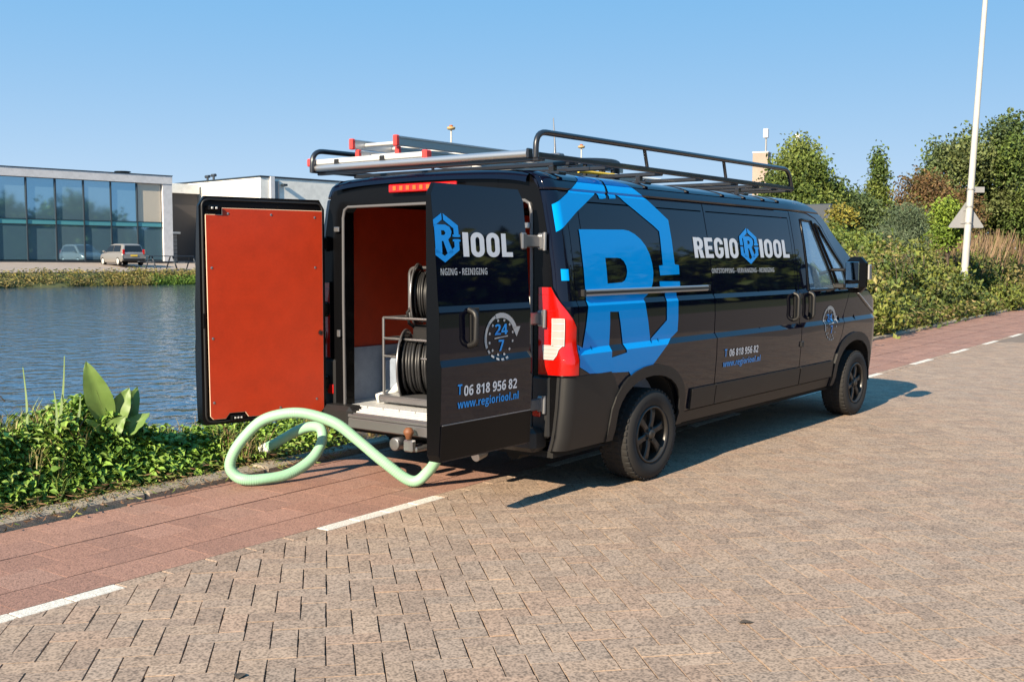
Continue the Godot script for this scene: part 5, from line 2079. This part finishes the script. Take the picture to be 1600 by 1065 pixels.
# ---------------------------------------------------------------- far side
func wall_box(called: String, c: Vector3, s: Vector3, m: Material, parent: Node, bevel := 0.02) -> MeshInstance3D:
	var g := Geo.new()
	g.box(c, s, bevel)
	return obj(called, g, m, parent)

func buildings() -> void:
	# local frame: x to the right along the front, z towards the water; origin at the front's right end
	var b := thing("glass_building", "two storey building with a mirrored glass front in a white frame across the water", "building", V(54.3, 1.2, -82.0), -deg_to_rad(8))
	wall_box("roof", V(-20, 7.62, -10), V(41.3, 0.76, 20), M.white_frame, b)
	wall_box("roof_edge", V(-20, 8.03, -10), V(41.4, 0.07, 20.1), M.mullion, b)
	wall_box("wall", V(0.16, 3.62, -10), V(0.95, 7.24, 19.9), M.white_frame, b)
	wall_box("wall", V(-20, 3.62, -15), V(40, 7.2, 9), M.dark_recess, b)
	wall_box("plinth", V(-20.2, 0.07, -0.25), V(39.6, 0.16, 0.3), M.mullion, b)
	wall_box("inner_wall", V(-1.6, 3.6, -2.2), V(3.4, 7.1, 0.1), M.blind, b)
	var xs := [-0.36]
	for k in 15:
		xs.append(-2.75 - 2.47 * k)
	for k in 15:
		var x0: float = xs[k + 1]
		var x1: float = xs[k]
		var cx := (x0 + x1) * 0.5
		var w := x1 - x0 - 0.10
		rng.seed = 300 + k
		for q in [[0.22, 3.22, 0], [3.72, 7.2, 1]]:
			var m: Material = M["facade_glass_%d" % (rng.randi() % 3)]
			if k == 0 and q[2] == 1:
				m = M.blind
			var pane := wall_box("window_pane", V(cx, (q[0] + q[1]) * 0.5, -0.30), V(w, q[1] - q[0], 0.03), m, b, 0.0)
			pane.rotation = V(rng.randfn(0, 0.0025), rng.randfn(0, 0.0025), 0)
		wall_box("spandrel_panel", V(cx, 3.47, -0.27), V(w, 0.40, 0.05), M.spandrel, b, 0.008)
		wall_box("mullion", V(x0, 3.65, -0.24), V(0.11, 7.2, 0.16), M.mullion, b, 0.01)
	for y in [3.24, 3.70]:
		wall_box("transom", V(-18.5, y, -0.26), V(36.4, 0.05, 0.12), M.mullion, b, 0.008)
	var g := Geo.new()
	g.lathe([[0.0, 0.0], [0.5, 0.0], [0.75, 0.10], [0.7, 0.16], [0.0, 0.2]], V(-3.6, 8.12, -1.2), Basis(V(1, 0, 0), V(0, 0, -1), V(0, 1, 0)), 20)
	g.tube([V(-3.6, 8.0, -1.2), V(-3.6, 8.2, -1.2)], 0.1, 8)
	obj("roof_dish", g, M.mullion, b)
	# cream hall
	var h := thing("cream_hall", "plain cream industrial hall with a sunlit gable side across the water", "building", V(62.1, 1.2, -78.0), -deg_to_rad(6))
	wall_box("wall", V(14, 4.1, -8), V(28, 8.2, 16), M.hall_wall, h)
	wall_box("roof_edge", V(14, 8.28, -8), V(28.16, 0.16, 16.16), M.mullion, h)
	wall_box("downpipe", V(1.3, 7.0, 0.10), V(0.5, 2.6, 0.2), M.white_frame, h)
	wall_box("wall_recess", V(1.85, 6.7, 0.06), V(0.5, 2.4, 0.12), M.shutter, h)
	wall_box("floodlight", V(2.5, 7.55, 0.35), V(0.5, 0.22, 0.5), M.mullion, h)
	g = Geo.new()
	g.tube([V(2.5, 7.55, 0.0), V(2.5, 7.6, 0.3)], 0.04, 6)
	obj("floodlight_arm", g, M.mullion, h)
	for q in [[-0.2, 9.0], [0.3, 11.0]]:
		g = Geo.new()
		g.tube([V(0.6 + q[0], 8.3, -q[1]), V(0.6 + q[0], 8.85, -q[1])], 0.12, 8)
		g.tube([V(0.6 + q[0], 8.85, -q[1] - 0.35), V(0.6 + q[0], 8.85, -q[1] + 0.35)], 0.16, 8)
		obj("roof_vent", g, M.far_dark, h)
	# link between the two
	var l := thing("link_building", "lower dark recessed part with a grey roller door between glass building and hall", "building", V(56.5, 1.2, -89.5), -deg_to_rad(6))
	wall_box("fascia", V(2.0, 7.45, 0), V(9.0, 0.95, 0.4), M.hall_wall, l)
	wall_box("wall", V(2.0, 3.9, -1.0), V(9.0, 7.8, 1.6), M.dark_recess, l)
	var rd := node("roller_door", l)
	for k in 7:
		wall_box("slat", V(1.6, 0.22 + k * 0.40, -0.12), V(4.8, 0.37, 0.10), M.shutter, rd, 0.03)
	wall_box("lintel", V(1.6, 2.95, 0.05), V(5.2, 0.2, 0.5), M.white_frame, l)
	# table with benches in the yard
	var pt := thing("picnic_table", "dark picnic table standing in the yard right of the parked car", "table", V(48.6, 0.62, -73.6), -0.1)
	for k in 4:
		wall_box("table_board", V(0, 1.12, -0.33 + 0.22 * k), V(4.2, 0.07, 0.2), M.far_dark, pt, 0.01)
	for z in [-0.95, 0.95]:
		wall_box("seat_board", V(0.2, 0.66, z), V(5.0, 0.07, 0.36), M.far_dark, pt, 0.01)
	for x in [-1.7, 0.2, 2.1]:
		g = Geo.new()
		g.tube([V(x, 0, -0.9), V(x, 1.1, -0.2)], 0.06, 6)
		g.tube([V(x, 0, 0.9), V(x, 1.1, 0.2)], 0.06, 6)
		g.tube([V(x, 0.6, -1.0), V(x, 0.6, 1.0)], 0.05, 6)
		obj("leg_frame", g, M.far_dark, pt)
	car("parked_car", "silver grey hatchback parked with its rear to the water before the glass front", V(47.6, 0.92, -79.0), PI * 0.5 - 0.16, M.car_bronze, 1.2)
	car("parked_car", "white car half hidden behind the van's windscreen and the brambles", V(35.3, 0.0, -10.6), 0.25, M.car_white, 1.5)
	# masts
	for q in [[78.4, -67.7, 14.9, "slim mast with an orange and white head standing left, seen above the ladder"], [103.2, -68.2, 15.1, "farther slim mast with an orange head seen under the rack's top rail"]]:
		var m := thing("mast", q[3], "mast", V(q[0], 0.0, q[1]))
		g = Geo.new()
		g.tube([V(0, 0, 0), V(0, q[2], 0)], [0.16, 0.09], 8)
		obj("pole", g, M.pole_white, m)
		g = Geo.new()
		g.lathe([[0.0, -0.2], [0.35, -0.15], [0.45, 0.0], [0.4, 0.12], [0.0, 0.15]], V(0, q[2], 0), Basis(V(1, 0, 0), V(0, 0, -1), V(0, 1, 0)), 14)
		obj("head", g, M.mast_head, m)
		g = Geo.new()
		g.lathe([[0.0, 0.15], [0.2, 0.17], [0.18, 0.3], [0.0, 0.32]], V(0, q[2], 0), Basis(V(1, 0, 0), V(0, 0, -1), V(0, 1, 0)), 14)
		obj("cap", g, M.orange, m)
	var tb := thing("tan_block", "tan tower block with aerials far behind the trees", "building", V(107.1, 0.0, -46.6), 0.2)
	wall_box("wall", V(0, 6.7, 0), V(1.5, 13.4, 1.7), M.tan_block, tb)
	wall_box("roof_edge", V(0, 13.45, 0), V(1.6, 0.15, 1.8), M.white_frame, tb)
	for q in [[0.2, 0.4]]:
		g = Geo.new()
		g.tube([V(q[0], 13.4, q[1]), V(q[0], 16.0, q[1])], 0.10, 6)
		obj("aerial_pole", g, M.sign_back, tb)
		g = Geo.new()
		g.box(V(q[0] - 0.1, 15.6, q[1]), V(0.45, 1.0, 0.55), 0.05)
		obj("aerial_panel", g, M.white_frame, tb)
	var am := thing("aerial_mast", "thin aerial mast with a white panel head sticking out above the mid green tree", "mast", V(109.5, 0.0, -43.4))
	g = Geo.new()
	g.tube([V(0, 0, 0), V(0, 15.2, 0)], [0.2, 0.1], 6)
	obj("pole", g, M.sign_back, am)
	g = Geo.new()
	g.box(V(0, 15.1, 0), V(0.45, 0.9, 0.5), 0.05)
	obj("panel_head", g, M.white_frame, am)
	var ct := thing("container", "dark grey container standing behind the van's cab", "container", V(31.0, 0, -9.9), 0.1)
	wall_box("body", V(0, 1.75, 0), V(2.4, 3.4, 1.5), M.far_dark, ct, 0.03)
	for k in 6:
		wall_box("rib", V(-1.0 + 0.4 * k, 1.75, 0.77), V(0.12, 3.2, 0.04), M.far_dark, ct, 0.01)
	wall_box("lamp", V(0.9, 3.1, 0.80), V(0.25, 0.25, 0.08), M.lens_clear, ct)

func car(called: String, label: String, at: Vector3, turn: float, m: Material, k: float) -> void:
	# nose towards local +x
	var t := thing(called, label, "car", at, turn)
	t.scale = Vector3.ONE * k
	var g := Geo.new()
	var rows := []
	for q in [[-2.0, 0.35, 0.78, 0.82], [-2.02, 0.55, 0.92, 0.86], [-1.9, 0.30, 0.97, 0.88], [-1.0, 0.25, 0.98, 0.90], [0.9, 0.25, 0.96, 0.90], [1.6, 0.28, 0.88, 0.88], [2.0, 0.35, 0.72, 0.76], [2.06, 0.45, 0.55, 0.66]]:
		var row := PackedVector3Array()
		var zz: float = q[3]
		row.append(V(q[0], q[1], -zz * 0.95)); row.append(V(q[0], q[1] + 0.15, -zz)); row.append(V(q[0], q[2] - 0.12, -zz)); row.append(V(q[0], q[2], -zz * 0.88))
		row.append(V(q[0], q[2] + 0.015, 0))
		row.append(V(q[0], q[2], zz * 0.88)); row.append(V(q[0], q[2] - 0.12, zz)); row.append(V(q[0], q[1] + 0.15, zz)); row.append(V(q[0], q[1], zz * 0.95))
		rows.append(row)
	g.grid(rows)
	for e in [0, rows.size() - 1]:
		for j in 4:
			g.quad(rows[e][j], rows[e][j + 1], rows[e][7 - j], rows[e][8 - j])
	obj("body", g, m, t)
	g = Geo.new()
	rows = []
	for q in [[-1.95, 0.95, 0.80], [-1.72, 1.50, 0.64], [-1.3, 1.56, 0.66], [-0.2, 1.57, 0.67], [0.35, 1.50, 0.66], [1.25, 0.93, 0.78]]:
		var row := PackedVector3Array()
		row.append(V(q[0], 0.93, -0.84)); row.append(V(q[0], q[1] - 0.03, -q[2])); row.append(V(q[0], q[1], -q[2] * 0.85)); row.append(V(q[0], q[1] + 0.01, 0))
		row.append(V(q[0], q[1], q[2] * 0.85)); row.append(V(q[0], q[1] - 0.03, q[2])); row.append(V(q[0], 0.93, 0.84))
		rows.append(row)
	g.grid(rows)
	obj("cabin", g, m, t)
	for s in [-1.0, 1.0]:
		g = Geo.new()
		g.quad(V(-1.62, 1.0, s * 0.845), V(-0.45, 1.0, s * 0.845), V(-0.45, 1.46, s * 0.712), V(-1.48, 1.44, s * 0.712))
		g.quad(V(-0.38, 1.0, s * 0.845), V(0.95, 1.0, s * 0.845), V(0.25, 1.45, s * 0.712), V(-0.38, 1.46, s * 0.712))
		obj("side_window", g, M.car_glass, t)
		g = Geo.new()
		g.box(V(-1.985, 0.98, s * 0.74), V(0.08, 0.36, 0.17), 0.03)
		obj("tail_light", g, M.lens_red, t)
		g = Geo.new()
		g.box(V(1.93, 0.66, s * 0.60), V(0.16, 0.16, 0.26), 0.04)
		obj("headlight", g, M.lens_clear, t)
		g = Geo.new()
		g.box(V(0.85, 1.03, s * 0.97), V(0.12, 0.12, 0.16), 0.03)
		obj("door_mirror", g, m, t)
		for x in [-1.28, 1.28]:
			var w := node("wheel", t)
			g = Geo.new()
			g.lathe([[0.20, -0.09], [0.29, -0.10], [0.315, -0.07], [0.315, 0.07], [0.29, 0.10], [0.20, 0.09]], V(x, 0.315, s * 0.80), Basis.IDENTITY, 20)
			obj("tyre", g, M.rubber, w)
			g = Geo.new()
			g.lathe([[0.0, s * 0.10], [0.20, s * 0.10], [0.205, s * 0.06]], V(x, 0.315, s * 0.80), Basis.IDENTITY, 20)
			obj("rim", g, M.alu_matt, w)
	g = Geo.new()
	g.quad(V(-1.972, 1.02, -0.66), V(-1.972, 1.02, 0.66), V(-1.79, 1.44, 0.56), V(-1.79, 1.44, -0.56))
	obj("rear_window", g, M.car_glass, t)
	g = Geo.new()
	g.quad(V(1.14, 1.03, -0.68), V(1.14, 1.03, 0.68), V(0.42, 1.49, 0.56), V(0.42, 1.49, -0.56))
	obj("windscreen", g, M.car_glass, t)
	g = Geo.new()
	g.box(V(-2.035, 0.72, 0), V(0.015, 0.11, 0.5), 0.004)
	obj("number_plate", g, M.yellow, t)
	g = Geo.new()
	g.box(V(-1.98, 0.42, 0), V(0.18, 0.2, 1.66), 0.05)
	obj("bumper", g, M.plastic, t)
	g = Geo.new()
	g.box(V(1.98, 0.42, 0), V(0.18, 0.2, 1.5), 0.05)
	obj("bumper", g, M.plastic, t)

func lamp_and_sign() -> void:
	var lean := V(0.606, 0, 0.795) * 0.043
	var t := thing("street_lamp", "tall pale street lamp post leaning slightly right beside the red path", "street lamp", V(25.1, 0.0, -3.4))
	var g := Geo.new()
	g.tube([V(0, -0.1, 0), V(0, 0.9, 0) + lean * 0.9, V(0, 1.0, 0) + lean, V(0, 9.6, 0) + lean * 9.6], [0.112, 0.11, 0.098, 0.062], 16)
	obj("post", g, M.pole_white, t)
	g = Geo.new()
	g.box(V(0, 0.7, 0) + lean * 0.7 + V(-0.10, 0, 0.03), V(0.02, 0.36, 0.10), 0.006)
	obj("service_door", g, M.sign_back, t)
	g = Geo.new()
	g.tube(bent([V(0, 9.55, 0) + lean * 9.6, V(0, 10.0, 0) + lean * 9.9, V(0.5, 10.1, 1.2) + lean * 9.9], 0.3), 0.04, 8)
	obj("arm", g, M.pole_white, t)
	g = Geo.new()
	g.box(V(0.62, 10.08, 1.5) + lean * 9.9, V(0.3, 0.14, 0.7), 0.05, Basis(V(0, 1, 0), 0.4))
	obj("lantern", g, M.sign_back, t)
	# plate and straps
	var right := V(0.606, 0, 0.795)
	var back := V(0.795, 0, -0.606)
	var bs := Basis(right, V(0, 1, 0), -back)
	g = Geo.new()
	g.box(V(0, 3.46, 0) + lean * 3.46 + right * 0.23, V(0.30, 0.16, 0.03), 0.006, bs)
	obj("bracket_plate", g, M.sign_back, t)
	for y in [2.55, 3.0, 3.48]:
		g = Geo.new()
		g.lathe([[0.108, -0.02], [0.108, 0.02]], V(0, y, 0) + lean * y, Basis(V(1, 0, 0), V(0, 0, -1), V(0, 1, 0)), 16)
		obj("strap", g, M.sign_back, t)
	var s := thing("warning_sign", "back of a grey triangular road sign fixed to the lamp post", "road sign", V(25.1, 2.42, -3.4) + lean * 2.42)
	g = Geo.new()
	var tri := PackedVector2Array()
	for q in [[-0.49, 0.0], [0.49, 0.0], [0.0, 0.70]]:
		for k in 5:
			var a := 0.0
			a = [210.0, 330.0, 90.0][[[-0.49], [0.49], [0.0]].find([q[0]])] + (k - 2) * 28.0
			tri.append(Vector2(q[0] * 0.92 + 0.035 * cos(deg_to_rad(a)), 0.03 + q[1] * 0.93 + 0.035 * sin(deg_to_rad(a))))
	g.prism(tri, -0.012, 0.012, back * 0.13, bs)
	obj("plate", g, M.sign_back, s)
	g = Geo.new()
	for y in [0.13, 0.48]:
		g.box(back * 0.115 + V(0, y, 0), V(0.34 if y < 0.3 else 0.2, 0.04, 0.03), 0.004, bs)
	obj("mounting_rail", g, M.sign_back, s)

# ---------------------------------------------------------------- scene
func _ready() -> void:
	# camera
	var cam := Camera3D.new()
	cam.name = "camera"
	cam.transform = Transform3D(Basis(V(0.606175, 0.001895, 0.795329), V(0.058845, 0.997149, -0.047225), V(-0.793152, 0.075428, 0.604335)), V(-6.406, 1.5094, 4.808))
	cam.fov = 35.159
	cam.near = 0.05
	cam.far = 3000.0
	add_child(cam)
	cam.current = true
	# sky
	var env := Environment.new()
	var sky := Sky.new()
	var sm := ProceduralSkyMaterial.new()
	sm.sky_top_color = Color8(64, 126, 170)
	sm.sky_horizon_color = Color8(158, 171, 183)
	sm.sky_curve = 0.1
	sm.ground_bottom_color = Color8(110, 105, 95)
	sm.ground_horizon_color = Color8(130, 140, 145)
	sm.sky_energy_multiplier = 0.98
	sm.sun_angle_max = 1.0
	sky.sky_material = sm
	env.background_mode = Environment.BG_SKY
	env.sky = sky
	env.tonemap_mode = Environment.TONE_MAPPER_LINEAR
	env.tonemap_exposure = 2.15
	env.sdfgi_enabled = true
	env.ssao_enabled = true
	env.ssil_enabled = true
	var we := WorldEnvironment.new()
	we.name = "environment"
	we.environment = env
	add_child(we)
	# sun: low, from behind the van and very slightly from its right
	var sun := DirectionalLight3D.new()
	sun.name = "sun"
	add_child(sun)
	sun.look_at_from_position(Vector3.ZERO, V(1.9, -1.0, -0.14), Vector3.UP)
	sun.light_energy = 1.6
	sun.light_color = Color(1.0, 0.93, 0.82)
	sun.light_angular_distance = 0.5
	sun.shadow_enabled = true
	# the place
	materials()
	land()
	road()
	buildings()
	vegetation()
	van()
	equipment()
	green_hose()
	ladder()
	lamp_and_sign()
